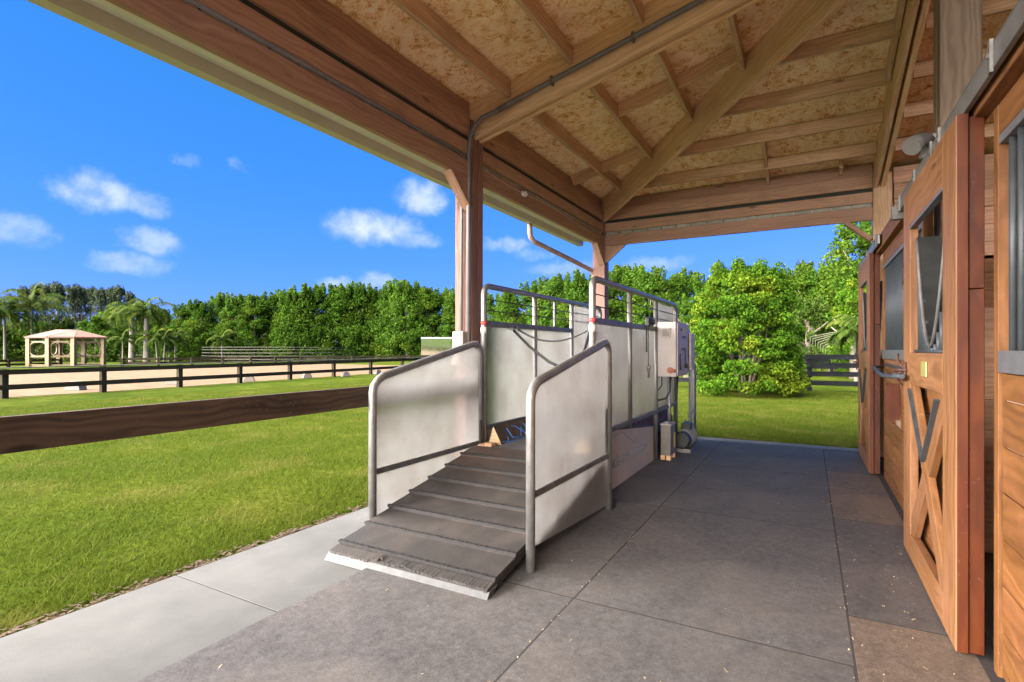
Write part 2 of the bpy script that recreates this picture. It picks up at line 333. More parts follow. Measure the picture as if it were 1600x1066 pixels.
def rubber(name, base, spk=(.42,.38,.36), amt=.5):
    m, nt, b, L = mat(name); tcx = N(nt, 'ShaderNodeTexCoord')
    n = N(nt, 'ShaderNodeTexNoise', Scale=1.7, Detail=8.0, Roughness=.65); L(tcx.outputs['Object'], n.inputs['Vector'])
    c = ramp(nt, n.outputs[0], [(.3, tuple(x*.78 for x in base)), (.55, base), (.75, tuple(x*1.22 for x in base))], L)
    n2 = N(nt, 'ShaderNodeTexNoise', Scale=130.0, Detail=3.0, Roughness=.7); L(tcx.outputs['Object'], n2.inputs['Vector'])
    r2 = N(nt, 'ShaderNodeMapRange'); L(n2.outputs[0], r2.inputs[0]); r2.inputs[1].default_value = .35; r2.inputs[2].default_value = .68; r2.inputs[3].default_value = .72; r2.inputs[4].default_value = 1.25
    hv = N(nt, 'ShaderNodeHueSaturation'); L(c, hv.inputs['Color']); L(r2.outputs[0], hv.inputs['Value']); c = hv.outputs[0]
    n6 = N(nt, 'ShaderNodeTexNoise', Scale=27.0, Detail=5.0, Roughness=.75); L(tcx.outputs['Object'], n6.inputs['Vector'])
    r6 = N(nt, 'ShaderNodeMapRange'); L(n6.outputs[0], r6.inputs[0]); r6.inputs[1].default_value = .35; r6.inputs[2].default_value = .65; r6.inputs[3].default_value = .74; r6.inputs[4].default_value = 1.24
    h6 = N(nt, 'ShaderNodeHueSaturation'); L(c, h6.inputs['Color']); L(r6.outputs[0], h6.inputs['Value']); c = h6.outputs[0]
    vo = N(nt, 'ShaderNodeTexVoronoi', Scale=34.0); L(tcx.outputs['Object'], vo.inputs['Vector'])
    vr = N(nt, 'ShaderNodeMapRange'); L(vo.outputs['Distance'], vr.inputs[0]); vr.inputs[1].default_value = .05; vr.inputs[2].default_value = .13; vr.inputs[3].default_value = 1; vr.inputs[4].default_value = 0
    n3 = N(nt, 'ShaderNodeTexNoise', Scale=3.0, Detail=4.0); L(tcx.outputs['Object'], n3.inputs['Vector'])
    r3 = N(nt, 'ShaderNodeMapRange'); L(n3.outputs[0], r3.inputs[0]); r3.inputs[1].default_value = .5; r3.inputs[2].default_value = .66; r3.inputs[4].default_value = amt
    mm = N(nt, 'ShaderNodeMath', operation='MULTIPLY'); L(vr.outputs[0], mm.inputs[0]); L(r3.outputs[0], mm.inputs[1])
    c = mixm(nt, L, mm.outputs[0], c, spk)
    nd_ = N(nt, 'ShaderNodeTexNoise', Scale=1.1, Detail=7.0, Roughness=.7); L(tcx.outputs['Object'], nd_.inputs['Vector'])
    rd = N(nt, 'ShaderNodeMapRange'); L(nd_.outputs[0], rd.inputs[0]); rd.inputs[1].default_value = .46; rd.inputs[2].default_value = .74; rd.inputs[4].default_value = .55
    c = mixm(nt, L, rd.outputs[0], c, (base[0]*1.5, base[1]*1.33, base[2]*1.15))
    L(c, b.inputs['Base Color']); b.inputs['Roughness'].default_value = .66; b.inputs['Specular IOR Level'].default_value = .25
    bump(nt, L, n2.outputs[0], b, .5, .003); return m
M['mat'] = rubber('rubber_mat', (.093,.0885,.088))
M['matdark'] = rubber('rubber_mat_speckled', (.088,.081,.080), (.36,.18,.17), .8)
M['matbrown'] = rubber('rubber_mat_dusty', (.135,.105,.083), (.5,.42,.36))
M['belt'] = rubber('treadmill_belt', (.14,.14,.14), amt=.2)
def ramprub():
    m, nt, b, L = mat('ramp_rubber'); tcx = N(nt, 'ShaderNodeTexCoord')
    n = N(nt, 'ShaderNodeTexNoise', Scale=3.2, Detail=8.0, Roughness=.65); L(tcx.outputs['Object'], n.inputs['Vector'])
    c = ramp(nt, n.outputs[0], [(.34, (.010,.008,.007)), (.50, (.021,.0165,.014)), (.66, (.042,.033,.027))], L)
    sx = N(nt, 'ShaderNodeSeparateXYZ'); L(tcx.outputs['Object'], sx.inputs[0])
    mr = N(nt, 'ShaderNodeMapRange'); L(sx.outputs[1], mr.inputs[0]); mr.inputs[1].default_value = .4; mr.inputs[2].default_value = 1.4; mr.inputs[3].default_value = 0; mr.inputs[4].default_value = 1
    ml = N(nt, 'ShaderNodeMapRange'); L(sx.outputs[0], ml.inputs[0]); ml.inputs[1].default_value = .2; ml.inputs[2].default_value = -.5; ml.inputs[3].default_value = .1; ml.inputs[4].default_value = 1
    q = N(nt, 'ShaderNodeMath', operation='MULTIPLY'); L(mr.outputs[0], q.inputs[0]); L(ml.outputs[0], q.inputs[1])
    q2 = N(nt, 'ShaderNodeMath', operation='MULTIPLY'); L(q.outputs[0], q2.inputs[0]); L(n.outputs[0], q2.inputs[1])
    c = mixm(nt, L, q2.outputs[0], c, (.17,.095,.06))
    L(c, b.inputs['Base Color']); b.inputs['Roughness'].default_value = .7
    wv = N(nt, 'ShaderNodeTexWave', Scale=42.0, bands_direction='Y', Distortion=.3); L(tcx.outputs['Object'], wv.inputs['Vector'])
    n2 = N(nt, 'ShaderNodeTexNoise', Scale=50.0, Detail=5.0); L(tcx.outputs['Object'], n2.inputs['Vector'])
    a = N(nt, 'ShaderNodeMath', operation='ADD'); L(wv.outputs['Fac'], a.inputs[0]); L(n2.outputs[0], a.inputs[1])
    bump(nt, L, a.outputs[0], b, .45, .004); return m
M['ramp'] = ramprub()

def concrete():
    m, nt, b, L = mat('concrete'); tcx = N(nt, 'ShaderNodeTexCoord')
    n = N(nt, 'ShaderNodeTexNoise', Scale=2.2, Detail=9.0, Roughness=.62); L(tcx.outputs['Object'], n.inputs['Vector'])
    c = ramp(nt, n.outputs[0], [(.3, (.076,.077,.075)), (.5, (.098,.098,.095)), (.7, (.122,.122,.118))], L)
    n2 = N(nt, 'ShaderNodeTexNoise', Scale=180.0, Detail=2.0); L(tcx.outputs['Object'], n2.inputs['Vector'])
    r2 = N(nt, 'ShaderNodeMapRange'); L(n2.outputs[0], r2.inputs[0]); r2.inputs[1].default_value = .3; r2.inputs[2].default_value = .7; r2.inputs[3].default_value = .86; r2.inputs[4].default_value = 1.12
    hv = N(nt, 'ShaderNodeHueSaturation'); L(c, hv.inputs['Color']); L(r2.outputs[0], hv.inputs['Value'])
    L(hv.outputs[0], b.inputs['Base Color']); b.inputs['Roughness'].default_value = .8; bump(nt, L, n2.outputs[0], b, .25, .003); return m
M['concrete'] = concrete()

def ground():
    m, nt, b, L = mat('lawn_ground'); tcx = N(nt, 'ShaderNodeTexCoord')
    n = N(nt, 'ShaderNodeTexNoise', Scale=.55, Detail=9.0, Roughness=.68); L(tcx.outputs['Object'], n.inputs['Vector'])
    c = ramp(nt, n.outputs[0], [(.3, (.026,.048,.004)), (.5, (.050,.074,.007)), (.64, (.085,.102,.013)), (.76, (.125,.112,.032))], L)
    n2 = N(nt, 'ShaderNodeTexNoise', Scale=22.0, Detail=6.0, Roughness=.75); L(tcx.outputs['Object'], n2.inputs['Vector'])
    r2 = N(nt, 'ShaderNodeMapRange'); L(n2.outputs[0], r2.inputs[0]); r2.inputs[1].default_value = .3; r2.inputs[2].default_value = .7; r2.inputs[3].default_value = .35; r2.inputs[4].default_value = 1.5
    hv = N(nt, 'ShaderNodeHueSaturation'); L(c, hv.inputs['Color']); L(r2.outputs[0], hv.inputs['Value'])
    L(hv.outputs[0], b.inputs['Base Color']); b.inputs['Roughness'].default_value = 1; b.inputs['Specular IOR Level'].default_value = .02
    bump(nt, L, n2.outputs[0], b, .8, .03); return m
M['lawn'] = ground()
M['sand'] = plain('arena_sand', (.155,.105,.064), .95, 0, .3, 1.6, .1, .5, 6)
M['soil'] = plain('bare_soil', (.07,.045,.028), .95, 0, .5, 22, .1, .9, 30)

def leafmat(name, c0, c1, yellow=None, amt=.3, trans=.35, patch=.8):
    m, nt, b, L = mat(name); gi = N(nt, 'ShaderNodeNewGeometry'); tcx = N(nt, 'ShaderNodeTexCoord')
    c = mixm(nt, L, gi.outputs['Random Per Island'], c0, c1)
    if yellow:
        n = N(nt, 'ShaderNodeTexNoise', Scale=patch, Detail=3.0); L(tcx.outputs['Object'], n.inputs['Vector'])
        r = N(nt, 'ShaderNodeMapRange'); L(n.outputs[0], r.inputs[0]); r.inputs[1].default_value = .5; r.inputs[2].default_value = .68; r.inputs[4].default_value = amt
        c = mixm(nt, L, r.outputs[0], c, yellow)
    L(c, b.inputs['Base Color']); b.inputs['Roughness'].default_value = .65; b.inputs['Specular IOR Level'].default_value = .04
    tr = N(nt, 'ShaderNodeBsdfTranslucent'); L(c, tr.inputs[0])
    mx = N(nt, 'ShaderNodeMixShader'); mx.inputs[0].default_value = trans; L(b.outputs[0], mx.inputs[1]); L(tr.outputs[0], mx.inputs[2])
    L(mx.outputs[0], nt.nodes['Material Output'].inputs[0]); return m
M['leaf'] = leafmat('hedge_leaf', (.022,.065,.007), (.080,.155,.014), (.12,.165,.012), .5, patch=.35)
M['leafdark'] = leafmat('dark_leaf', (.03,.065,.010), (.075,.125,.02), (.10,.14,.02), .4)
M['pine'] = leafmat('casuarina_leaf', (.035,.055,.028), (.08,.10,.055), None, trans=.2)
M['palm'] = leafmat('palm_leaf', (.03,.065,.010), (.085,.13,.022), (.16,.15,.02), .5)
M['bush'] = leafmat('bush_leaf', (.024,.078,.006), (.092,.180,.012), (.22,.25,.018), .5, patch=1.1)
M['blade'] = leafmat('grass_blade', (.045,.074,.007), (.112,.142,.016), (.165,.155,.040), .65, .4, 1.6)

def panelmat():
    m, nt, b, L = mat('frosted_panel'); tcx = N(nt, 'ShaderNodeTexCoord'); out = nt.nodes['Material Output']
    n = N(nt, 'ShaderNodeTexNoise', Scale=2.5, Detail=7.0, Roughness=.65); L(tcx.outputs['Object'], n.inputs['Vector'])
    c = ramp(nt, n.outputs[0], [(.28, (.51,.485,.465)), (.5, (.59,.58,.57)), (.72, (.655,.66,.655))], L)
    mp = N(nt, 'ShaderNodeMapping'); mp.inputs['Scale'].default_value = (1, 13, 9); L(tcx.outputs['Object'], mp.inputs[0])
    vo = N(nt, 'ShaderNodeTexVoronoi', Scale=1.6); L(mp.outputs[0], vo.inputs['Vector'])
    r = N(nt, 'ShaderNodeMapRange'); L(vo.outputs['Distance'], r.inputs[0]); r.inputs[1].default_value = .04; r.inputs[2].default_value = .085; r.inputs[3].default_value = 1; r.inputs[4].default_value = 0
    n3 = N(nt, 'ShaderNodeTexNoise', Scale=7.0, Detail=4.0); L(tcx.outputs['Object'], n3.inputs['Vector'])
    r3 = N(nt, 'ShaderNodeMapRange'); L(n3.outputs[0], r3.inputs[0]); r3.inputs[1].default_value = .44; r3.inputs[2].default_value = .52
    sp = N(nt, 'ShaderNodeMath', operation='MULTIPLY'); L(r.outputs[0], sp.inputs[0]); L(r3.outputs[0], sp.inputs[1])
    c = mixm(nt, L, sp.outputs[0], c, (.13,.10,.07))
    L(c, b.inputs['Base Color']); b.inputs['Roughness'].default_value = .35
    tr = N(nt, 'ShaderNodeBsdfTranslucent'); L(c, tr.inputs[0])
    rf = N(nt, 'ShaderNodeBsdfRefraction', Roughness=.24, IOR=1.12); L(c, rf.inputs[0])
    m1 = N(nt, 'ShaderNodeMixShader'); m1.inputs[0].default_value = .74; L(tr.outputs[0], m1.inputs[1]); L(rf.outputs[0], m1.inputs[2])
    m2 = N(nt, 'ShaderNodeMixShader'); m2.inputs[0].default_value = .84; L(b.outputs[0], m2.inputs[1]); L(m1.outputs[0], m2.inputs[2])
    L(m2.outputs[0], out.inputs[0]); return m
M['panel'] = panelmat()
M['panelsolid'] = plain('skirt_panel', (.44,.42,.36), .5, 0, .12, 3)
mm_, nt_, b_, L_ = mat('mirror'); b_.inputs['Metallic'].default_value = 1; b_.inputs['Roughness'].default_value = .06; b_.inputs['Base Color'].default_value = (.75,.8,.75,1); M['mirror'] = mm_

# ================================================================== SETTING
XE, YE = -3.18, 8.30       # outer edges of the concrete
lw = MB()
g = 900
def sheet(name, x0, x1, y0, y1, z, m, kind='structure'):
    q = MB(); q.quad([(x0,y0,z),(x1,y0,z),(x1,y1,z),(x0,y1,z)]); o = q.build(name, m); o['kind'] = kind; return o
sheet('lawn', -g, g, -g, g, -.035, M['lawn'])
# sand arena
ar = MB(); ar.quad([(-45,-30,-.028),(-19.35,-30,-.028),(-19.35,9,-.028),(-21.4,26,-.028),(-22.5,34,-.028),(-45,34,-.028)]); ar.build('sand_arena_ground', M['sand'])['kind'] = 'structure'
# soil strip beside the concrete, ragged outer edge
ss = MB(); pts = []
y = -3.0; prevx = XE-.08
while y < YE+.1:
    nx = XE-.05-random.random()**1.6*.13; ss.quad([(prevx,y,-.022),(XE+.01,y,-.022),(XE+.01,y+.05,-.022),(nx,y+.05,-.022)]); prevx = nx; y += .05
x = XE; py = YE+.06
while x < 3:
    ny = YE+.02+random.random()**2*.06; ss.quad([(x,YE-.01,-.021),(x+.06,YE-.01,-.021),(x+.06,ny,-.021),(x,py,-.021)]); py = ny; x += .06
ss.build('soil', M['soil'])['kind'] = 'structure'
A0_ = -2.262; M['grout'] = plain('dirty_floor', (.03,.028,.028), .9)
# concrete slab with joints
cs = MB()
for y0, y1 in ((-6,-.3),(-.294,1.735),(1.743,4.3),(4.308,6.6),(6.608,YE)):
    cs.rng(XE, 9, y0, y1, -.16, 0)
cj = MB(); cj.rng(XE+.02, 8.9, -5.9, YE-.02, -.2, -.0015); cj.build('soil', M['grout'])['kind'] = 'structure'
co = cs.build('pavement', M['concrete'], bevel=.002); co['kind'] = 'structure'
dl = sheet('dark_floor', A0_-.0, .70, -5.0, 7.93, .0186, M['grout'])
# rubber mats (things)
def rmat(x0, x1, y0, y1, mt, label, rz=0):
    q = MB(); cx, cy = (x0+x1)/2, (y0+y1)/2; q.rng(x0+.005, x1-.005, y0+.005, y1-.005, .002, .019)
    o = q.build('rubber_mat', mt, None, org=(cx, cy, 0), bevel=.0015); o.location = (cx, cy, 0); o.rotation_euler = (0,0,rz)
    return tag(o, label, 'rubber mat', 'rubber mats tiling the aisle floor')
A0, A1, B1 = -2.27, -1.055, .165
rows = [-3.0, -1.11, .72, 2.55, 4.385, 6.215, 7.93]
la = ['', '', 'grey rubber mat in front of the ramp foot, bordering the pale concrete', 'grey rubber mat lying under the loading ramp', 'grey rubber mat beneath the near half of the treadmill', 'grey rubber mat under the motor at the far end of the treadmill']
lb = ['', '', 'large grey rubber mat nearest the camera in the middle of the aisle', 'large grey mat in mid aisle, right of the ramp handrail post', 'grey aisle mat right of the treadmill skirt, second from the far end', 'grey aisle mat at the far end touching the pale concrete strip']
for i in range(1, 6):
    a = la[i] or 'grey rubber mat behind the one in front of the ramp, mostly out of view'
    bb = lb[i] or 'grey rubber mat in the middle of the aisle under the viewer'
    rmat(A0, A1, rows[i], rows[i+1], M['mat'], a, random.uniform(-.002, .002))
    rmat(A1, B1, rows[i], rows[i+1], M['mat'], bb, random.uniform(-.002, .002))
cr = [1.2, 3.03, 4.72, 6.55, 7.85]
for i, (mt, lbl) in enumerate((('matbrown', 'narrow brownish dusty mat by the barn wall, nearest the camera'), ('matdark', 'narrow dark speckled mat along the foot of the near stall door'), ('matbrown', 'narrow brown dusty mat between the two stall doors'), ('mat', 'narrow grey mat before the far stall door'))):
    rmat(B1, .62, cr[i], cr[i+1], M[mt], lbl)
rmat(B1, .62, -.6, 1.2, M['mat'], 'narrow grey mat by the barn wall beside the viewer')

# ================================================================== BARN
K = .245
def deckz(d): return 3.575 + K*d          # underside of the deck, d = distance inwards from post line (-2.8 / 7.85)
barn = thing('horse_barn', 'open sided wooden horse barn with exposed rafters, stained posts and orange stall fronts', 'barn', (-2.8, 7.85, 0))
RX = 3.0                                   # ridge
YB = -2.5                                  # back end of the modelled roof
# decks (OSB) : left face, far face, right face
def dz(x, y): return deckz(min(x+2.8, 7.85-y))
th = .02
hY = 7.85-(RX+2.8)
dk = MB()
OV = .42
def prism_up(poly, t, b): b.prism(poly, (0,0,t))
prism_up([(-2.8-OV, YB, deckz(-OV)), (RX, YB, deckz(RX+2.8)), (RX, hY, deckz(RX+2.8)), (-2.8-OV, 7.85+OV, deckz(-OV))], th, dk)
dk.prism([(-2.8-OV, 7.85+OV, deckz(-OV)), (RX, hY, deckz(RX+2.8)), (2*RX+2.8+OV, 7.85+OV, deckz(-OV))], (0,0,th))
dk.prism([(2*RX+2.8+OV, YB, deckz(-OV)), (2*RX+2.8+OV, 7.85+OV, deckz(-OV)), (RX, hY, deckz(RX+2.8)), (RX, YB, deckz(RX+2.8))], (0,0,th))
dk.build('roof_deck', M['osb'], barn)
rfm = MB()
for poly in ([(-2.8-OV-.03, YB, 0), (RX, YB, 0), (RX, hY, 0), (-2.8-OV-.03, 7.85+OV+.03, 0)], [(-2.8-OV-.03, 7.85+OV+.03, 0), (RX, hY, 0), (2*RX+2.8+OV+.03, 7.85+OV+.03, 0)], [(2*RX+2.8+OV+.03, YB, 0), (2*RX+2.8+OV+.03, 7.85+OV+.03, 0), (RX, hY, 0), (RX, YB, 0)]):
    def zz(p): 
        d = min(p[0]+2.8, 7.85-p[1], 2*RX+2.8-p[0]); return deckz(d)+.028
    rfm.prism([(p[0], p[1], zz(p)) for p in poly], (0,0,.03))
rfm.build('roof', M['roofmetal'], barn)
# posts
def post(x, y, h, m='postwood', wx=.19):
    q = MB(); q.rng(x-wx/2, x+wx/2, y-wx/2, y-.004, 0, h, 2); q.rng(x-wx/2, x+wx/2, y+.004, y+wx/2, 0, h, 2)
    return q.build('post', M[m], barn, bevel=.006)
for (x, y) in ((-2.8, .5), (-2.8, 4.2), (-2.8, 7.85)): post(x, y, 3.42)
post(.78, 7.85, 3.42, 'purlin'); post(.80, 4.2, 4.35, 'oldpost', .20); post(.80, .5, 4.35, 'tie', .2)
# side beams along X=-2.8 : boards fixed between posts, and the far beam along Y=7.85
def girt(axis, a0, a1):
    """layered header. axis 'y': runs along Y at X=-2.8 ; axis 'x': runs along X at Y=7.85"""
    def put(b, in0, in1, z0, z1, gg=None):   # in: distance inwards from the post line
        if axis == 'y': b.rng(-2.8+in0, -2.8+in1, a0, a1, z0, z1)
        else: b.rng(a0, a1, 7.85-in1, 7.85-in0, z0, z1)
    b = MB(); put(b, .035, .08, 2.87, 3.035); b.build('header_beam', M['beam'], barn, bevel=.004)
    b = MB(); put(b, -.075, -.02, 2.90, 3.40); b.build('outer_trim', M['white'], barn, bevel=.004)
    b = MB(); put(b, .03, .07, 3.085, 3.215); b.build('header_beam', M['ledger'], barn, bevel=.004)
    b = MB()
    n = int(abs(a1-a0)/.2)
    for i in range(n):
        s0 = a0+(a1-a0)*i/n; s1 = a0+(a1-a0)*(i+1)/n-.012
        if axis == 'y': b.rng(-2.8, -2.755, s0, s1, 3.04, 3.084)
        else: b.rng(s0, s1, 7.85-.04, 7.85, 3.04, 3.13)
    b.build('block_strip', M['blocks'], barn)
    b = MB(); put(b, -.03, .045, 3.21, 3.27); b.build('gap_strip', M['darkgap'], barn)  # dark strip standing in for the gap between two boards
    b = MB(); put(b, .03, .075, 3.262, 3.42); b.build('ledger_board', M['ledger'], barn, bevel=.004)
    b = MB(); put(b, -.03, .055, 3.424, deckz(0)-.002); b.build('ledger_board', M['beam'], barn, bevel=.003)
girt('y', YB, .5-.097); girt('y', .5+.097, 4.2-.097); girt('y', 4.2+.097, 7.85-.097); girt('x', -2.8+.097, .78-.097)
# gussets / knee braces
def gus(pts, ext, m='beam'):
    b = MB(); b.prism(pts, ext, g=None); return b.build('knee_brace', M[m], barn, bevel=.003)
for (yp, s) in ((4.2, -1), (7.85, -1), (.5, 1)):
    e = yp+s*.097
    gus([(-2.76, e, 2.60), (-2.76, e, 2.866), (-2.76, e+s*.30, 2.866)], (.042, 0, 0))
    gus([(-2.80, e, 2.575), (-2.80, e, 2.60), (-2.80, e+s*.30, 2.866), (-2.80, e+s*.325, 2.866)], (.095, 0, 0))
gus([(-2.8+.097, 7.81, 2.60), (-2.8+.097, 7.81, 2.866), (-2.8+.42, 7.81, 2.866)], (0, -.042, 0))
b = MB(); b.beam((.78-.11, 7.79, 2.63), (.40, 7.79, 2.87), .05, .11, up=(0,1,0)); b.build('knee_brace', M['beam'], barn, bevel=.003)
# soffit, fascia, gutter
def eave(axis, a0, a1, name, off0, off1, z0, z1, m, bev=.0):
    b = MB()
    if axis == 'y': b.rng(-2.8-off1, -2.8-off0, a0, a1, z0, z1)
    else: b.rng(a0, a1, 7.85+off0, 7.85+off1, z0, z1)
    return b.build(name, M[m], barn, bevel=bev)
for ax, a0, a1 in (('y', YB, 7.85+.1), ('x', -2.8-.1, 9)):
    eave(ax, a0, a1, 'soffit', .085, .36, 3.08, 3.092, 'white')
    eave(ax, a0, a1, 'soffit_trim', .10, .15, 3.045, 3.078, 'white')
eave('y', YB, 7.85+.37, 'fascia', .361, .40, 3.06, 3.46, 'white'); eave('x', -2.8-.36, 9, 'fascia', .361, .40, 3.06, 3.46, 'white')
# gutter profile swept along Y (K-style), only along the left eave
gp = [(0,3.26),(0,3.10),(-.085,3.10),(-.10,3.14),(-.10,3.18),(-.125,3.22),(-.125,3.26),(-.119,3.26),(-.119,3.222),(-.094,3.182),(-.094,3.14),(-.082,3.106),(-.006,3.106),(-.006,3.26)]
b = MB(); b.prism([(-2.8-.402+x-.002, YB, z-.12) for x, z in gp], (0, 7.85+.30-YB, 0)); gut = b.build('gutter', M['gutter'], barn)
# downspout: from the gutter down and across to the corner post
b = MB(); gx = -3.26
b.tube([(gx, 6.35, 3.05), (gx, 6.35, 2.86), (gx+.005, 6.37, 2.80), (gx+.03, 6.43, 2.75), (-3.05, 7.4, 2.61), (-2.95, 7.82, 2.53), (-2.935, 7.90, 2.47), (-2.932, 7.92, 2.3), (-2.932, 7.92, .1)], .034, 10); b.build('downspout', M['beige'], barn, smooth=True)
# tie beams (rising with the roof)
def ztie(d): return deckz(d)-.36
def tie(p0, d0, p1, d1, plies, mt='tie', h=.29, gap=.35):
    """two-ply sloping beam between ground points p0,p1 with inward distances d0,d1"""
    dx, dy = p1[0]-p0[0], p1[1]-p0[1]; l = math.hypot(dx, dy); nx, ny = -dy/l, dx/l
    b = MB()
    for o in plies:
        z0, z1 = deckz(d0)-gap, deckz(d1)-gap
        wv = .045
        q = [(p0[0]+nx*o, p0[1]+ny*o, z0), (p1[0]+nx*o, p1[1]+ny*o, z1), (p1[0]+nx*o, p1[1]+ny*o, deckz(d1)-.003), (p0[0]+nx*o, p0[1]+ny*o, deckz(d0)-.003)]
        b.prism(q, (nx*wv, ny*wv, 0), g=(dx, dy, K*l))
    return b.build('tie_beam', M[mt], barn, bevel=.003)
tie((-2.895, 4.2), -.095, (RX, 4.2), RX+2.8, (-.062, .022)); tie((-2.895, .5), -.095, (RX, .5), RX+2.8, (-.062, .022))
tie((-2.70, 7.75), .05, (RX-.03, hY+.03), RX+2.8, (-.022,)).name = 'hip_rafter'
tie((.76, 7.75), .10, (.76, 4.32), 3.53, (-.07, .0))
# purlins
def zp(d): return deckz(d)-.145
pX = [-2.33, -1.74, -1.14, -.55, .05, .65, 1.25, 1.85]
for x in pX:
    d = x+2.8; z0 = zp(d)
    for (y0, y1) in ((YB, .43), (.53, 4.13), (4.275, 7.85-d-.03)):
        if y1-y0 < .2: continue
        b = MB(); b.rng(x-.02, x+.02, y0, y1, z0, deckz(d)-.006, 1); b.build('purlin', M['purlin'], barn, bevel=.002)
for i in range(9):
    y = 7.38-i*.595; d = 7.85-y
    x0 = -2.8+d+.03
    for (a, c) in ((x0, .685), (.86, 2*RX+2.8-d)):
        if c-a < .2 or y < 2.1: continue
        if y < 4.25 and a < .8: continue
        b = MB(); b.rng(a, c, y-.02, y+.02, zp(d), deckz(d)-.006, 0); b.build('purlin', M['purlin'], barn, bevel=.002)
# blocking
def blk(x0, x1, y0, y1):
    b = MB()
    def dd(x, y): return min(x+2.8, 7.85-y)
    if abs(x1-x0) > abs(y1-y0): b.beam((x0, y0, deckz(dd(x0,y0))-.075), (x1, y1, deckz(dd(x1,y1))-.075), .038, .13)
    else: b.beam((x0, y0, deckz(dd(x0,y0))-.075), (x1, y1, deckz(dd(x1,y1))-.075), .038, .13)
    b.build('blocking', M['purlin'], barn, bevel=.002)
blk(-2.72, -2.355, 6.53, 6.53); blk(-2.31, -1.78, 6.50, 6.50); blk(-1.72, -1.16, 5.34, 5.34); blk(-1.12, -.57, 5.34, 5.34)
blk(-.46, -.46, 7.35, 6.82); blk(-.46, -.46, 7.76, 7.42); blk(.66, .66, 6.17, 5.62); blk(.66, .66, 5.55, 5.03); blk(.35, .35, 7.76, 7.60)
# end wall of the barn and outer/right wall (dark interior closes off)
b = MB(); z = 2.32
while z < 4.8:
    x1 = 2*RX-.2 - 0; b.rng(.90, 8.7, 7.82, 7.86, z, z+.19, 0); z += .197
    if z > 3.3: break
b.rng(.90, 8.7, 7.862, 7.88, 0, 3.5)
b.build('gable_wall', M['ledger'], barn)
b = MB(); z = 0
while z < 2.3: b.rng(.90, 8.7, 7.82, 7.86, z, z+.19, 0); z += .197
b.build('gable_wall', M['wall'], barn)
b = MB(); b.rng(8.6, 8.66, YB, 7.8, 0, 3.5); b.rng(.8, 8.6, YB, YB+.04, 0, 3.5); b.rng(4.0, 4.04, YB, 7.8, 0, 2.4); b.build('inner_wall', M['ledger'], barn)
for y in (4.42, 2.80, 6.55):
    b = MB(); z = .01
    while z < 1.5: b.rng(.72, 3.99, y, y+.04, z, z+.19, 0); z += .195
    b.build('stall_partition', M['ledger'], barn)
b = MB(); b.rng(.95, 1.25, 7.78, 7.81, 2.45, 2.75); b.build('pale_board', M['white'], barn)

# ---- stall front wall
def boards(b, x0, x1, y0, y1, z0, z1, h=.18):
    z = z0
    while z < z1-.02:
        t = min(z+h-.006, z1); b.rng(x0, x1, y0, y1, z, t, 1); z += h
def wallsec(y0, y1, barstep=.095, barr=.0125, hole=None):
    b = MB()
    if hole is None: boards(b, .66, .69, y0, y1, .105-.18+.1, 1.205)
    else:
        z = -.075
        for i in range(8):
            za, zb = max(0, -.075+.18*i), min(1.205, -.075+.18*(i+1)-.006)
            if zb <= za: continue
            if zb > hole[2]+.02 and za < hole[3]-.02:
                b.rng(.66,.69, y0, hole[0], za, zb, 1); b.rng(.66,.69, hole[1], y1, za, zb, 1)
            else: b.rng(.66,.69, y0, y1, za, zb, 1)
    if hole is None: b.rng(.672, .684, y0, y1, 0, 1.2, 1, 1)
    else: b.rng(.672, .684, y0, hole[0], 0, 1.2, 1, 1); b.rng(.672, .684, hole[1], y1, 0, 1.2, 1, 1); b.rng(.672,.684,hole[0],hole[1],0,.775,1,1); b.rng(.672,.684,hole[0],hole[1],.975,1.2,1,1)
    o = b.build('stall_wall', M['wall'], barn, bevel=.004, extra=(M['groove'],))
    s = MB(); s.rng(.645, .70, y0, y1, 1.21, 1.295, 1); s.rng(.65, .695, y0, y1, 2.10, 2.135, 1); s.build('sill_rail', M['sill'], o, bevel=.003)
    q = MB(); y = y0+barstep*.6
    while y < y1-.02: q.tube([(.672, y, 1.29), (.672, y, 2.11)], barr, 8); y += barstep
    q.build('bars', M['bars'], o, smooth=True)
    h = MB(); h.rng(.65, .70, y0, y1, 2.136, 2.26, 1); h.build('header', M['wall'], o, bevel=.003)
    return o
wn = wallsec(-3.0, 2.74)
b = MB(); b.rng(.648, .70, 2.745, 2.80, .0, 2.26, 2); b.rng(.662,.70,2.802,2.86,0,2.26,2); b.build('wall_stud', M['wall'], barn, bevel=.003)
wm = wallsec(4.36, 6.46, .055, .0085, hole=(5.36, 5.70, .78, .97))
b = MB(); b.rng(.648, .70, 6.40, 6.458, 1.30, 2.1, 2); b.rng(.648,.70, 4.30,4.358,0,2.26,2); b.build('wall_stud', M['wall'], barn, bevel=.003)
# feed door flap
b = MB(); b.rng(.56, .655, 5.34, 5.355, .72, 1.02, 2); b.rng(.64,.658,5.36,5.70,.755,.775,1); b.build('feed_flap', M['pil'], wm, bevel=.002)
# small horse ornament on the bars
def horse(parent):
    P = [(0,0),(.02,.045),(-.01,.05),(-.02,.075),(.02,.085),(.045,.065),(.10,.065),(.135,.085),(.13,.055),(.125,.02),(.15,-.01),(.14,-.015),(.10,.012),(.10,-.012),(.085,-.012),(.08,.015),(.045,.02),(.03,-.01),(.01,-.012)]
    b = MB(); b.prism([(.655, 4.98+x*1.4, 1.84+z*1.4) for x, z in P], (-.006,0,0)); b.rng(.650,.656,4.96,5.22,1.812,1.822); b.build('ornament', M['black'], parent)
horse(wm)
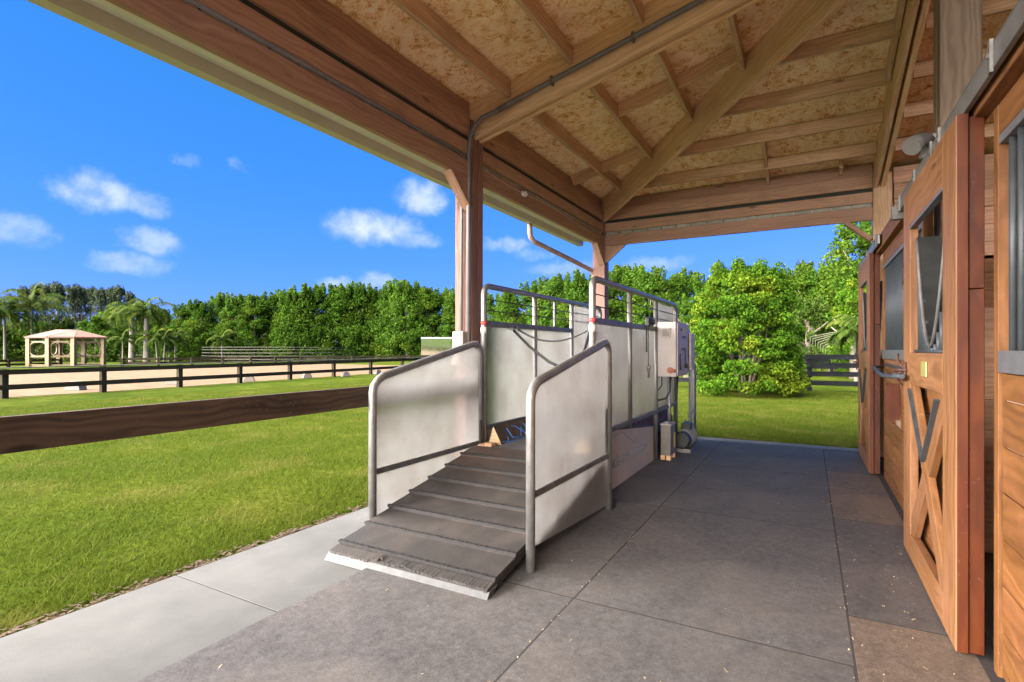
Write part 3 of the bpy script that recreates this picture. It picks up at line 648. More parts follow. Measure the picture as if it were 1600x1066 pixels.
# pipe track
tk = MB(); tk.rng(.565, .585, YB, 4.72, 2.285, 2.37, 1); tk.rng(.565, .625, YB, 4.72, 2.371, 2.378, 1)
tk.rng(.565, .585, 6.0, 8.05, 2.285, 2.37, 1); tk.rng(.565, .625, 6.0, 8.05, 2.371, 2.378, 1)
tk.build('door_track', M['track'], barn, bevel=.003)
b = MB(); b.rng(.60, .655, YB, 7.75, 2.262, 2.40, 1); b.build('track_header', M['wall'], barn, bevel=.004)
b = MB()
for y in (.6, 1.3, 2.0, 2.45, 3.3, 3.5, 4.0, 4.6, 6.1, 7.0, 7.9): b.rng(.553, .564, y-.012, y+.012, 2.27, 2.385); b.tube([(.556, y, 2.33), (.545, y, 2.33)], .011, 8)
b.rng(.53,.60,4.70,4.76,2.24,2.33); b.build('track_bracket', M['flatbar'], barn)
# ---- sliding stall doors
def stall_door(y0, y1, mirror=False):
    W = y1-y0; x0, x1 = .54, .583
    b = MB(); st = .25
    b.rng(x0, x1, y0, y0+st, .03, 2.285, 2); b.rng(x0, x1, y1-st, y1, .03, 2.285, 2)
    b.rng(x0, x1, y0+st+.002, y1-st-.002, 2.05, 2.285, 1); b.rng(x0, x1, y0+st+.002, y1-st-.002, 1.09, 1.28, 1); b.rng(x0, x1, y0+st+.002, y1-st-.002, .03, .18, 1)
    d = b.build('stall_door', M['door'], barn, bevel=.005)
    b = MB(); b.rng(x1+.003, .635, y0+.004, y0+.12, .035, 1.55, 2); b.rng(x1+.003, .635, y0+.004, y0+.12, 1.553, 2.27, 2); b.rng(x0+.004, x1-.002, y0-.010, y0-.001, .035, 2.283, 2); b.build('edge_stile', M['pil'], d, bevel=.003)
    p = MB(); boards(p, .605, .63, y0+.12, y1-.02, .03, 1.2); p.build('back_boards', M['wall'], d, bevel=.003)
    a0, a1, c0, c1 = y0+st, y1-st, .18, 1.09
    br = MB(); hw = .062
    def diag(ya, za, yb, zb, xo):
        v = Vector((0, yb-ya, zb-za)); n = Vector((0, -v.z, v.y)).normalized()*hw
        pa, pb = Vector((0, ya, za)), Vector((0, yb, zb)); e = v.normalized()*.06
        poly = [pa-n-e, pb-n+e, pb+n+e, pa+n-e]
        # clip to opening
        def clip(P, ax, lim, sgn):
            out = []
            for i in range(len(P)):
                A, B = P[i], P[(i+1) % len(P)]; ia, ib = sgn*(A[ax]-lim) <= 0, sgn*(B[ax]-lim) <= 0
                if ia: out.append(A)
                if ia != ib: t = (lim-A[ax])/(B[ax]-A[ax]); out.append(A+(B-A)*t)
            return out
        for ax, lim, sg in ((1, a1, 1), (1, a0, -1), (2, c1, 1), (2, c0, -1)): poly = clip(poly, ax, lim, sg)
        br.prism([(xo, q.y, q.z) for q in poly], (.034, 0, 0), g=tuple(v))
    diag(a0, c0, a1, c1, x0+.003); diag(a0, c1, a1, c0, x0+.006)
    br.build('cross_brace', M['door'], d, bevel=.004)
    # steel V in the upper part of the cross
    ym = (a0+a1)/2; v = MB()
    for ys, sg in ((a0+.09, 1), (a1-.03, -1)):
        v.beam((x0-.004, ys, c1-.03), (x0-.004, ym-sg*.0, c0+.52), .026, .010, up=(0, 0, 1))
    
    v.build('metal_channel', M['bars'], d)
    # yoke: bent band with a bright pipe edge
    n = 22; crv = []
    for i in range(n+1):
        t = i/n; yy = a0+.03+(a1-a0-.06)*t; s = abs(2*t-1.04)/1.02; zz = 1.315+.73*min(1, s)**1.9 if t > .5 else 1.315+.70*min(1, s)**1.7
        crv.append((yy, zz))
    k = MB()
    for i in range(n):
        (ya, za), (yb, zb) = crv[i], crv[i+1]
        k.prism([(x0+.028, ya, za), (x0+.028, yb, zb), (x0+.028, yb, zb+.006), (x0+.028, ya, za+.006)], (.12, 0, 0))
    k.build('yoke_band', M['darkmet'], d)
    k = MB(); k.tube([(x0+.03, ya, za) for ya, za in crv], .009, 8); k.build('yoke_rim', M['steel'], d, smooth=True)
    q = MB(); yb = a0+.045
    while yb < a1-.02:
        t = (yb-a0-.03)/(a1-a0-.06); s = abs(2*t-1.04)/1.02; zt = 1.315+.70*max(0, min(1, s))**1.8
        q.tube([(x0+.045, yb, 1.27), (x0+.045, yb, zt)], .0115, 8); yb += .075
    q.rng(x0+.02, x1-.002, a0, a1, 1.281, 1.297); q.build('bars', M['bars'], d, smooth=True)
    f = MB(); f.rng(x0-.001,x0+.03,a0+.001,a1-.001,2.032,2.049); f.build('opening_trim', M['sill'], d)
    return d
d1 = stall_door(2.86, 4.26); d1['label'] = 'near sliding stall door'
b = MB(); b.rng(.532, .5385, 3.46, 3.60, 1.155, 1.235); b.build('name_plate', M['brass'], d1, bevel=.002)
d2 = stall_door(6.52, 7.86)
# hook latch on the far stile
def latch(parent, y, z):
    b = MB(); b.rng(.525,.539,y-.03,y+.03,z-.06,z+.06)
    b.tube([(.53,y+.02,z+.02),(.51,y+.05,z+.05),(.505,y+.08,z+.08),(.51,y+.09,z+.11)], .007, 8)
    b.tube([(.53,y,z),(.505,y,z-.01),(.50,y+.05,z-.03),(.51,y+.08,z-.06),(.53,y+.07,z-.09)], .007, 8)
    b.tube([(.54,y-.05,z+.01),(.50,y-.02,z+.01),(.49,y+.04,z)], .009, 8)
    b.build('latch', M['iron'], parent, smooth=True)
latch(d1, 4.15, 1.16); latch(d2, 7.78, 1.14)
# blanket bar
b = MB(); b.tube([(.645, 6.35, 1.13), (.56, 6.3, 1.125), (.485, 5.0, 1.115), (.465, 4.65, 1.112), (.475, 4.3, 1.12), (.50, 4.0, 1.135)], .015, 10)
b.tube([(.645, 6.2, 1.155), (.63, 5.2, 1.15), (.60, 4.45, 1.145), (.50, 4.35, 1.13)], .012, 8)
bb = b.build('blanket_bar', M['bars'], smooth=True, org=(.645, 5.2, 1.13)); bb.location = (.645, 5.2, 1.13)
tag(bb, 'dark steel blanket bar folded against the wall between the stall doors', 'blanket bar')
# conduit along tie beam and post
cdt = MB(); zc = lambda x: deckz(x+2.8)-.22
cdt.tube([(2.0, 4.105, zc(2.0)), (-1.2, 4.105, zc(-1.2)), (-2.25, 4.105, zc(-2.25)), (-2.45, 4.10, zc(-2.45)-.01), (-2.58, 4.085, 3.40), (-2.66, 4.075, 3.33), (-2.705, 4.07, 3.23), (-2.715, 4.07, 3.1), (-2.72, 4.075, 2.8), (-2.74, 4.075, .1)], .021, 12)
cdt.tube([(-2.2, 4.105, zc(-2.2)), (-2.42, 4.102, zc(-2.42)-.005)], .025, 12)
cdt.build('conduit', M['pipe'], barn, smooth=True)
cdt = MB(); cdt.tube([(-2.716, YB, 3.06), (-2.716, 3.8, 3.06), (-2.72, 3.97, 3.05), (-2.74, 4.04, 3.0), (-2.785, 4.075, 2.85), (-2.80, 4.08, 2.7), (-2.81, 4.08, 1.2)], .013, 10); cdt.build('conduit', M['pipe'], barn, smooth=True)
for x in (-1.9, -1.2, -.5): MB().rng(x-.010, x+.010, 4.085, 4.134, zc(x)-.035, zc(x)+.035).build('conduit_clamp', M['flatbar'], barn)

b = MB(); b.box((-2.79, 4.04, 1.38), (.12, .10, .17)); b.tube([(-2.79, 4.04, 1.28), (-2.80, 4.04, 1.15)], .055, 12, r1=.085); b.build('junction_box', M['beige'], barn, bevel=.012)
b = MB(); b.tube([(-2.72, 5.1, 3.0), (-2.69, 5.09, 2.98), (-2.66, 5.08, 2.97)], .022, 8, r1=.03); b.build('bulb_socket', M['stickw'], barn, smooth=True)
b = MB(); pts = [(-2.71, 4.3+i*.17, 3.02-.02*math.sin(i*.5)-.01*i*.2) for i in range(18)]; b.tube(pts, .0022, 5); b.build('cable', M['stickw'], barn)
# left rail between the posts
b = MB(); b.rng(-2.79, -2.75, .60, 4.10, .89, 1.035, 1); rl = b.build('wooden_rail', M['rail'], org=(-2.77, 2.35, .96), bevel=.004); rl.location = (-2.77, 2.35, .96)
tag(rl, 'single dark weathered board rail running between the barn posts at the left', 'rail')
# floodlight above the track
fl = thing('floodlight', 'pale twin bell shaped light fixed to the wooden post above the near stall door', 'light', (.70, 4.2, 2.57))
b = MB(); b.tube([(.655, 4.16, 2.60), (.625, 4.12, 2.60), (.585, 4.08, 2.575), (.555, 4.05, 2.545)], .036, 16, r1=.056); b.build('lamp_head', M['lampgrey'], fl, smooth=True)
b = MB(); b.tube([(.5545, 4.0495, 2.5445), (.551, 4.046, 2.541)], .055, 14); b.build('lens', M['box'], fl)
b = MB(); b.tube([(.64, 4.20, 2.585), (.66, 4.22, 2.57), (.665, 4.24, 2.54), (.66, 4.25, 2.515)], .034, 14, r1=.05); b.build('lamp_head', M['lampgrey'], fl, smooth=True)
b = MB(); b.rng(.645, .70, 4.14, 4.26, 2.56, 2.64); b.build('bracket', M['box'], fl, bevel=.01)

# ================================================================== TREADMILL
XL, XR, XW = -2.62, -1.56, -1.40
tm = thing('horse_treadmill', 'steel framed horse treadmill with frosted side panels and a ribbed rubber loading ramp', 'treadmill', (-2.0, 5.0, 0))
def arc(cy, cz, r, a0, a1, x, n=6): return [(x, cy+r*math.cos(R(a0+(a1-a0)*i/n)), cz+r*math.sin(R(a0+(a1-a0)*i/n))) for i in range(n+1)]
for side, x in (('l', XL), ('r', XR)):
    b = MB(); b.tube([(x, 4.17, .0)]+arc(4.26, 1.80, .09, 180, 90, x)+arc(7.23, 1.80, .09, 90, 0, x)+[(x, 7.32, 0)], .0285, 14)
    for y in (5.22, 6.26): b.tube([(x, y, .52 if (side == 'r' and y < 6) else .0), (x, y, 1.868)], .0265, 12)
    if side == 'r': b.tube([(x+.02, 6.86, 0), (x+.02, 6.86, 1.1)], .024, 12)
    f = b.build('side_frame', M['steel'], tm, smooth=True)
    b = MB(); b.rng(x-.02, x+.02, 4.20, 6.235, 1.515, 1.565, 1); b.rng(x-.02, x+.02, 4.20, 7.29, .555, .595, 1)
    for y in ([5.74] if side == 'l' else []): b.rng(x-.012, x+.012, y-.018, y+.018, 1.566, 1.86, 2)
    b.build('mid_rail', M['flatbar'], tm, bevel=.004)
    b = MB()
    for z in (1.665, 1.768): b.tube([(x-.012, 4.19, z), (x-.012, 7.30, z)], .0055, 8)
    b.build('guard_rod', M['darkmet'], tm, smooth=True)
    xo = x+.006 if side == 'l' else x-.010
    for (y0, y1, z1) in ((4.20, 5.19, 1.513), (5.25, 6.23, 1.513)):
        b = MB(); b.rng(xo-.003, xo+.003, y0, y1, .597, z1); b.build('side_panel', M['panel'], tm)
    b = MB(); b.prism([(xo-.018, 6.29, .597), (xo-.018, 7.285, .597), (xo-.018, 7.285, 1.77)]+[(xo-.018, 7.20+.085*math.cos(R(a)), 1.77+.085*math.sin(R(a))) for a in (20, 45, 70, 90)]+[(xo-.018, 6.29, 1.855)], (.006, 0, 0)); b.build('side_panel', M['panel'], tm)
    b = MB(); px = x+ (.0 if side == 'l' else 0)
    b.tube([(x, 4.17, 1.525), (x, 4.17, 1.56)], .0295, 14); b.build('sticker', M['red'], tm, smooth=True)
    b = MB(); b.tube([(x, 4.17, 1.445), (x, 4.17, 1.505)], .0297, 14); b.build('sticker', M['stickw'], tm, smooth=True)
    # ramp wing
    xw = XL if side == 'l' else XW
    b = MB(); yb = 2.735
    b.tube([(xw, yb, 0.0), (xw, yb, 1.0), (xw, yb+.012, 1.045), (xw, yb+.05, 1.085), (xw, yb+.10, 1.112), (xw, 3.98, 1.345), (xw, 4.04, 1.35), (xw, 4.085, 1.325), (xw, 4.105, 1.27), (xw, 4.105, .02)], .0275, 14)
    b.build('handrail', M['steel'], tm, smooth=True)
    b = MB(); b.beam((xw, yb+.02, .452), (xw, 4.09, .452), .02, .04); b.build('wing_rail', M['flatbar'], tm, bevel=.004)
    b = MB(); b.prism([(xw-.003, yb+.028, .15), (xw-.003, 4.08, .06), (xw-.003, 4.08, 1.27), (xw-.003, 4.0, 1.325), (xw-.003, yb+.1, 1.09), (xw-.003, yb+.028, 1.04)], (.006, 0, 0)); b.build('wing_panel', M['panel'], tm)
    b = MB()
    if side == 'r': b.rng(xw-.05, xw-.01, 4.02, 4.08, .50, .84); b.rng(xw-.03, xw+.03, 4.10, 4.20, .0, .10)
    else: b.rng(xw+.028, xw+.04, 4.05, 4.08, .42, .66)
    b.rng(min(xw, x)-.01, max(xw, x)+.01, 4.12, 4.15, .10, .16)
    b.build('bracket', M['darkmet'], tm, bevel=.004)
    # exit wing
    b = MB(); b.tube([(xw, 7.34, 1.165), (xw, 7.40, 1.17), (xw, 7.46, 1.165), (xw, 7.72, 1.10), (xw, 7.77, 1.06), (xw, 7.78, 1.0), (xw, 7.78, 0)], .026, 12); b.build('handrail', M['steel'], tm, smooth=True)
    b = MB(); b.beam((xw, 7.39, .40), (xw, 7.77, .45), .02, .035); b.rng(xw-.02, xw+.02, 7.4, 7.76, .02, .05); b.build('wing_rail', M['steel'], tm)
    b = MB(); b.prism([(xw-.003, 7.39, .10), (xw-.003, 7.765, .10), (xw-.003, 7.765, 1.05), (xw-.003, 7.46, 1.13), (xw-.003, 7.39, 1.13)], (.006, 0, 0)); b.build('wing_panel', M['panel'], tm)
# white front cross panel at the far end of the belt
# ramp
RL, RR = -2.59, -1.445
zr = lambda y: .052+.242*(y-2.33)
b = MB(); ys = [2.335, 2.41, 2.635, 2.86, 3.085, 3.31, 3.53, 3.755, 3.97]
for i in range(len(ys)-1):
    y0, y1 = ys[i], ys[i+1]; n = 40
    dx = (RR-RL)
    # slat: a wedge whose front (lower) edge stands proud of the previous one
    zf = .018 if i else 0.0
    p = [(RL, y0, zr(y0)-.02), (RL, y1+.004, zr(y1)-.02), (RL, y1+.004, zr(y1)), (RL, y0, zr(y0)+zf)]
    b.prism(p, (dx, 0, 0))
rp = b.build('ramp', M['ramp'], tm, org=(-2.0, 2.9, .18), bevel=.003); rp.location = Vector((-2.0, 2.9, .18))-tm.location
# cleats: worn ridge strips with uneven crests
def ragged(x0, x1, y, zb, hgt, wdt, seed, name, m, ang=0.0, parent=rp):
    r = random.Random(seed); b = MB(); n = 90; prev = None
    for i in range(n+1):
        x = x0+(x1-x0)*i/n; h = hgt*(.75+.35*r.random()); o = .003*r.random()
        sec = [(x, y-wdt/2-o, zb-.004), (x, y-wdt/2-o*.5, zb+h*.9), (x, y+wdt*.35, zb+h), (x, y+wdt/2+o, zb+.002)]
        if prev:
            for k in range(3): b.quad([prev[k], sec[k], sec[k+1], prev[k+1]])
        prev = sec
    return b.build(name, m, parent, org=Vector((-2.0, 2.9, .18)), smooth=False)
for i, y in enumerate(ys[1:-1]): ragged(RL-.006, RR+.004, y+.012, zr(y)+.013, .012, .026, i, 'cleat', M['cleat'])
# galvanised lip and the torn rubber edge lying on it
b = MB(); b.prism([(RL-.012, 2.300, .004), (RL-.012, 2.345, .004), (RL-.012, 2.42, .058), (RL-.012, 2.338, .0495)], (RR-RL+.024, 0, 0)); b.build('ramp_lip', M['lip'], rp, org=Vector((-2.0, 2.9, .18)))
b = MB(); r_ = random.Random(5); n = 120; px = None
for i in range(n+1):
    x = RL+(RR-RL)*i/n; t = i/n
    e = .006+.004*r_.random()
    if .28 < t < .62: e -= .010*(.6+.5*math.sin(t*41))+.006*r_.random()
    elif t > .62: e -= .004*r_.random()*2
    if .335 < t < .365: e -= .012
    yy = 2.338-e*1.0; p = [(x, yy, .052+(yy-2.338)*.9), (x, yy+.002, .064+(yy-2.338)*.9), (x, 2.40, .0755)]
    if px:
        b.quad([px[0], p[0], p[1], px[1]]); b.quad([px[1], p[1], p[2], px[2]])
    px = p
b.build('torn_edge', M['ramp'], rp, org=Vector((-2.0, 2.9, .18)))
# ramp side stringers and top landing
for x0, x1 in ((RL, RL+.03), (RR-.03, RR)):
    b = MB(); b.prism([(x0, 2.44, .035), (x0, 3.97, .345), (x0, 3.97, zr(3.97)-.022), (x0, 2.42, zr(2.42)-.022)], (x1-x0, 0, 0))
    b.build('ramp_stringer', M['darkmet'], rp, org=Vector((-2.0, 2.9, .18)))
b = MB(); b.rng(RL+.02, -2.47, 3.985, 4.16, .40, .455); b.rng(RL+.10, -2.42, 3.975, 4.05, .44, .475); b.build('landing_block', M['ledger'], tm, bevel=.006)
# belt: flat loop with rounded ends
b = MB(); prof = []
yc0, yc1, zc, rr = 4.07, 7.26, .345, .085
for i in range(13): a = R(270-180*i/12); prof.append((yc0+rr*math.cos(a), zc+rr*math.sin(a)))
for i in range(13): a = R(90-180*i/12); prof.append((yc1+rr*math.cos(a), zc+rr*math.sin(a)))
b.prism([(-2.46, y, z) for y, z in prof], (.74, 0, 0)); b.build('belt', M['belt'], tm, bevel=.012, seg=3)
b = MB(); b.rng(XL+.03, -2.47, 4.17, 7.28, .30, .425, 1); b.rng(-1.71, XR-.03, 4.17, 7.28, .30, .425, 1); b.rng(XL+.03, XR-.03, 4.2, 7.2, .05, .25, 1); b.build('bed', M['darkmet'], tm)
# wooden wedge kerbs beside the belt with chalk scribbles
for xa, xb, xt in ((XL+.035, -2.445, XL+.085), (XR-.035, -1.735, XR-.085)):
    b = MB(); b.prism([(xa, 4.20, .427), (xb, 4.20, .427), (xt, 4.20, .59)], (0, 3.05, 0), m=0)
    wd = b.build('wedge_kerb', M['rail'], tm, extra=(M['tie'],))
    for pl in wd.data.polygons:
        if abs(pl.normal.y) > .9: pl.material_index = 1
    if xa < -2.4:
        nrm = Vector((.163, 0, .14)).normalized()
        def on(s, t): return Vector((xb+(xt-xb)*t, 4.24+s, .427+.163*t))+nrm*.0015
        b = MB(); r_ = random.Random(3)
        strokes = [[(.00,.12),(.10,.10),(.12,.3)], [(.16,.75),(.20,.2),(.30,.15)], [(.26,.8),(.33,.75),(.45,.3)], [(.36,.15),(.42,.6),(.46,.2),(.55,.5)], [(.5,.8),(.56,.2),(.66,.25)], [(.02,.03),(.35,.06),(.75,.04),(1.2,.07),(1.8,.05)], [(.7,.7),(.76,.3),(.9,.5)], [(1.0,.8),(1.06,.3),(1.2,.3)]]
        for st in strokes: b.tube([on(s, t) for s, t in st], .0045, 5)
        b.build('crayon_marks', M['blue'], wd)
# skirt on the aisle side with its faded print
b = MB(); b.prism([(XR-.012, 4.22, .02), (XR-.012, 6.17, .02), (XR-.012, 6.17, .425), (XR-.012, 4.22, .615)], (.008, 0, 0))
sk = b.build('skirt', M['panelsolid'], tm)
b = MB(); b.beam((XR-.004, 4.25, .612), (XR-.004, 6.15, .427), .016, .018); b.rng(XR-.004, XR+.004, 4.25, 4.36, .05, .22); b.build('skirt_trim', M['darkmet'], sk)
b = MB(); b.rng(XL-.006, XL+.004, 4.22, 7.25, .02, .553); b.build('skirt', M['panelsolid'], tm)
def text(body, size, name, m, parent, origin, xdir, up, depth=.0015, stretch=1.0):
    cu = bpy.data.curves.new(name, 'FONT'); cu.body = body; cu.size = size; cu.extrude = depth
    o = bpy.data.objects.new(name, cu); col.objects.link(o); bpy.context.view_layer.update()
    me = bpy.data.meshes.new_from_object(o.evaluated_get(bpy.context.evaluated_depsgraph_get())); bpy.data.objects.remove(o)
    X, Z = Vector(xdir), Vector(up); Nn = X.cross(Z)
    org = Vector((0,0,0)); p = parent
    while p: org += p.location; p = p.parent
    for v in me.vertices: v.co = Vector(origin)+X*v.co.x*stretch+Z*v.co.y+Nn*v.co.z-org
    me.materials.clear(); me.materials.append(m); t = bpy.data.objects.new(name, me); col.objects.link(t); t.parent = parent; return t
text('HORSE-GYM-2000.COM', .125, 'lettering', M['text'], sk, (XR-.0025, 4.50, .205), (0,1,0), (0,0,1), stretch=1.05)
b = MB(); b.beam((XR-.003, 5.02, .50), (XR-.003, 5.42, .33), .003, .016); b.beam((XR-.003, 5.02, .50), (XR-.003, 4.7, .50), .003, .012); b.build('logo_line', M['bluegray'], sk)
# control cabinet on the aisle side
b = MB(); b.rng(-1.525, -1.315, 6.20, 6.82, .985, 1.615, 2); cb = b.build('control_cabinet', M['cab'], tm, bevel=.008)
b = MB(); b.rng(-1.525, -1.315, 6.20-.004, 6.20-.001, .985, 1.615); 
b = MB(); b.rng(-1.313, -1.300, 6.22, 6.80, 1.00, 1.60, 2); b.rng(-1.30,-1.27, 6.86, 7.08, 1.04, 1.50); dr = b.build('cabinet_door', M['cab'], cb, bevel=.004)
b = MB(); b.rng(-1.50, -1.31, 6.83, 7.0, 1.02, 1.56); b.build('side_box', M['cab'], cb, bevel=.008)
b = MB(); b.rng(-1.475, -1.375, 6.185, 6.199, 1.44, 1.55); b.build('vent_frame', M['cab'], cb, bevel=.003)
b = MB()
for i in range(9): b.rng(-1.463, -1.387, 6.178, 6.184, 1.455+i*.0098, 1.4605+i*.0098)
b.build('vent_grille', M['grill'], cb)
b = MB()
for (y, z, h) in ((6.40, 1.50, .05), (6.62, 1.50, .05)): pass
MB().rng(-1.299, -1.285, 6.45, 6.62, 1.435, 1.455).build('handle', M['darkmet'], cb); b.rng(-1.299, -1.285, 6.42, 6.58, 1.295, 1.315); b.tube([(-1.29, 6.34, 1.53), (-1.278, 6.34, 1.53)], .014, 8); MB().tube([(-1.285, 6.55, 1.31), (-1.28, 6.55, 1.10)], .006, 6).build('handle', M['darkmet'], cb); MB().tube([(-1.30, 6.33, 1.25), (-1.29, 6.33, 1.06)], .010, 6).build('handle', M['darkmet'], cb)
b.build('handle', M['darkmet'], cb)
MB().tube([(-1.30, 6.62, 1.10), (-1.27, 6.62, 1.10)], .026, 10).build('socket', M['darkmet'], cb)
b = MB(); b.rng(-1.299, -1.296, 6.50, 6.60, 1.48, 1.56); b.build('warning_label', M['yellow'], cb)
b = MB(); b.tube([(-1.375, 6.19, 1.06), (-1.375, 6.17, 1.06)], .036, 14); b.tube([(-1.375, 6.185, 1.06), (-1.32, 6.175, 1.055)], .02, 8); b.build('emergency_button', plain('worn_red', (.38,.12,.07), .5), cb)
b = MB(); b.tube([(-1.50, 6.3, .99), (-1.50, 6.31, .88), (-1.54, 6.28, .82), (-1.56, 6.26, .80)], .008, 6)
b.tube([(-1.42, 6.4, .99), (-1.43, 6.4, .80), (-1.47, 6.38, .72), (-1.54, 6.33, .70), (-1.58, 6.3, .72)], .012, 8); b.tube([(-1.40, 6.7, .99), (-1.42, 6.7, .5), (-1.40, 6.6, .3)], .010, 8); b.build('cabinet_cable', M['black'], cb, smooth=True)
# hanging tethers
def clip(b, p, s=.018):
    p = Vector(p); pts = [p+Vector((math.cos(a)*s*.4, math.cos(a)*s, math.sin(a)*s)) for a in [i*math.pi/5 for i in range(11)]]; b.tube(pts, .0035, 6, cap=False)
t1 = thing('tether_strap', 'upper black elastic strap sagging between the treadmill sides on metal snap rings', 'strap', (-2.6, 4.72, 1.54))
b = MB(); P = []
for i in range(15):
    t = i/14; P.append((-2.57+(-1.60+2.57)*t, 4.76-.5*t, 1.50-.02*t-.115*4*t*(1-t)))
b.tube(P, .011, 8, r1=.006); b.build('strap', M['black'], t1, smooth=True)
b = MB(); clip(b, (-2.60, 4.75, 1.525), .022); clip(b, (-2.575, 4.76, 1.50)); clip(b, (-1.59, 4.25, 1.49)); b.build('snap_ring', M['track'], t1)
t2 = thing('tether_strap', 'lower thick black strap hanging from the left treadmill rail to a snap hook', 'strap', (-2.6, 4.66, 1.54))
b = MB(); P = [(-2.585, 4.68, 1.49), (-2.50, 4.66, 1.42), (-2.38, 4.62, 1.33), (-2.25, 4.58, 1.25), (-2.12, 4.53, 1.18), (-2.02, 4.50, 1.145)]; b.tube(P, .014, 8)
P = [(-1.90, 4.45, 1.12), (-1.80, 4.40, 1.16), (-1.70, 4.33, 1.27), (-1.63, 4.27, 1.42), (-1.60, 4.22, 1.49)]; b.tube(P, .012, 8); b.build('strap', M['black'], t2, smooth=True)
b = MB(); clip(b, (-2.605, 4.67, 1.52), .026); clip(b, (-2.0, 4.49, 1.14), .024); clip(b, (-1.965, 4.475, 1.13), .022); clip(b, (-1.93, 4.46, 1.125), .018); b.build('snap_ring', M['track'], t2)
t3 = thing('hanging_tether', 'black winch knob with a thin cord and snap hooks hanging on the aisle side rail', 'tether', (-1.53, 5.78, 1.6))
b = MB(); b.box((-1.525, 5.80, 1.60), (.05, .11, .10)); b.tube([(-1.51, 5.86, 1.60), (-1.47, 5.86, 1.60)], .035, 12); b.build('winch', M['black'], t3, bevel=.012)
b = MB(); b.tube([(-1.53, 5.74, 1.56), (-1.53, 5.74, 1.27)], .009, 8); b.tube([(-1.525, 5.80, 1.55), (-1.525, 5.80, 1.12)], .004, 6); b.build('cord', M['black'], t3)
b = MB(); clip(b, (-1.522, 5.80, 1.10), .03); clip(b, (-1.52, 5.79, 1.07), .02); clip(b, (-1.522, 5.81, 1.03), .016); clip(b, (-1.522, 5.80, 1.0), .012); b.build('snap_hook', M['iron'], t3)
# transformer box and motor on the floor
tb = thing('transformer_box', 'grey metal transformer box on short wooden feet beside the treadmill', 'electrical box', (-1.44, 6.37, 0))
b = MB(); b.rng(-1.50, -1.385, 6.24, 6.50, .075, .42, 2); b.build('housing', M['box'], tb, bevel=.008)
b = MB(); b.rng(-1.505, -1.38, 6.235, 6.505, .422, .435); b.tube([(-1.44, 6.30, .432), (-1.44, 6.30, .452)], .012, 8); b.build('lid', M['cab'], tb, bevel=.003)
b = MB()
for x in (-1.475, -1.41):
    for y in (6.27, 6.47): b.rng(x-.025, x+.025, y-.03, y+.03, .019, .073)
b.build('foot', M['tie'], tb, bevel=.004)
b = MB(); b.rng(-1.3845, -1.382, 6.42, 6.48, .14, .32); b.build('warning_label', M['yellow'], tb)
mo = thing('electric_motor', 'dark finned drive motor on the floor behind the transformer box', 'motor', (-1.36, 7.1, 0))
b = MB(); b.tube([(-1.36, 6.80, .18), (-1.36, 7.25, .18)], .10, 20); b.build('body', M['darkmet'], mo, smooth=True)
b = MB()
for i in range(9): b.tube([(-1.36, 6.84+i*.042, .18), (-1.36, 6.85+i*.042, .18)], .112, 20)
b.build('cooling_fins', M['flatbar'], mo, smooth=True)
b = MB(); b.tube([(-1.36, 6.72, .18), (-1.36, 6.79, .18)], .09, 20, r1=.11); b.build('fan_cover', M['darkmet'], mo, bevel=.006)
MB().rng(-1.45, -1.27, 6.8, 7.25, .019, .065).build('base_plate', M['box'], mo)
MB().box((-1.36, 7.05, .32), (.11, .15, .08)).build('terminal_box', M['darkmet'], mo, bevel=.006)
b = MB()
for k in range(3):
    b.tube([(-1.36+.05*math.cos(a+k)-.02*k, 7.30+.10*math.cos(a)+.03*k, .20+.02*k+.12*math.sin(a)) for a in [i*math.pi/6 for i in range(12)]], .008, 6)
b.build('coiled_cable', M['pipe'], mo, smooth=True)

# ================================================================== FENCES
def fence(name, label, cat, pts, hgt, rails, ph, mt, pw=.13, rt=.03, rh=.14, top=True, group=None, side=1):
    t = thing(name, label, cat, (pts[0][0], pts[0][1], 0), 0, group)
    for i, p in enumerate(pts):
        b = MB(); a = Vector(pts[min(i+1, len(pts)-1)])-Vector(pts[max(i-1, 0)]); an = math.atan2(a.y, a.x)
        b.box((p[0], p[1], hgt/2-.05), (pw, pw, hgt+.06), Matrix.Rotation(an, 3, 'Z'), 2); b.build('post', mt, t)
    for z in rails:
        b = MB()
        for p, q in zip(pts, pts[1:]):
            v = (Vector(q)-Vector(p)).normalized(); nn = Vector((-v.y, v.x))*(pw/2+rt/2+.002)*side
            b.beam((p[0]+nn.x, p[1]+nn.y, z), (q[0]+nn.x, q[1]+nn.y, z), rt, rh)
        b.build('board', mt, t)
    if top:
        b = MB()
        for p, q in zip(pts, pts[1:]): b.beam((p[0], p[1], hgt+.016), (q[0], q[1], hgt+.016), pw+.03, .025)
        b.build('top_cap', M['grayfence'], t)
    return t
ap = [(-18.9, 3.6), (-19.05, 5.92), (-19.2, 8.30), (-19.36, 10.7), (-19.55, 13.1), (-19.78, 15.6), (-20.05, 18.3), (-20.45, 21.2), (-20.95, 24.3), (-21.6, 27.6), (-22.3, 31.0), (-23, 34.5)]
fence('arena_fence', 'near low two board dark fence along the sandy riding arena', 'fence', ap, .78, (.68, .27), None, M['fence'], .14, .035, .14, side=-1)
fp = []; 
for (u, v) in ((-60, 577), (13, 573), (94, 571)): fp.append(at(u, CAMZ*FPX/(v-546) , 0)[:2])
fence('arena_fence', 'far dark fence section in front of the gazebo at the left', 'fence', fp, .55, (.44, .15), None, M['fence'], .16, .04, .16, top=False)
fp = [at(u, CAMZ*FPX/(v-546), 0)[:2] for (u, v) in ((191, 571.5), (248, 571), (300, 570), (348, 569), (392, 568.5), (430, 567.5), (470, 566.5), (510, 566), (550, 565.5), (590, 565), (640, 564.5), (690, 564), (740, 563.5))]
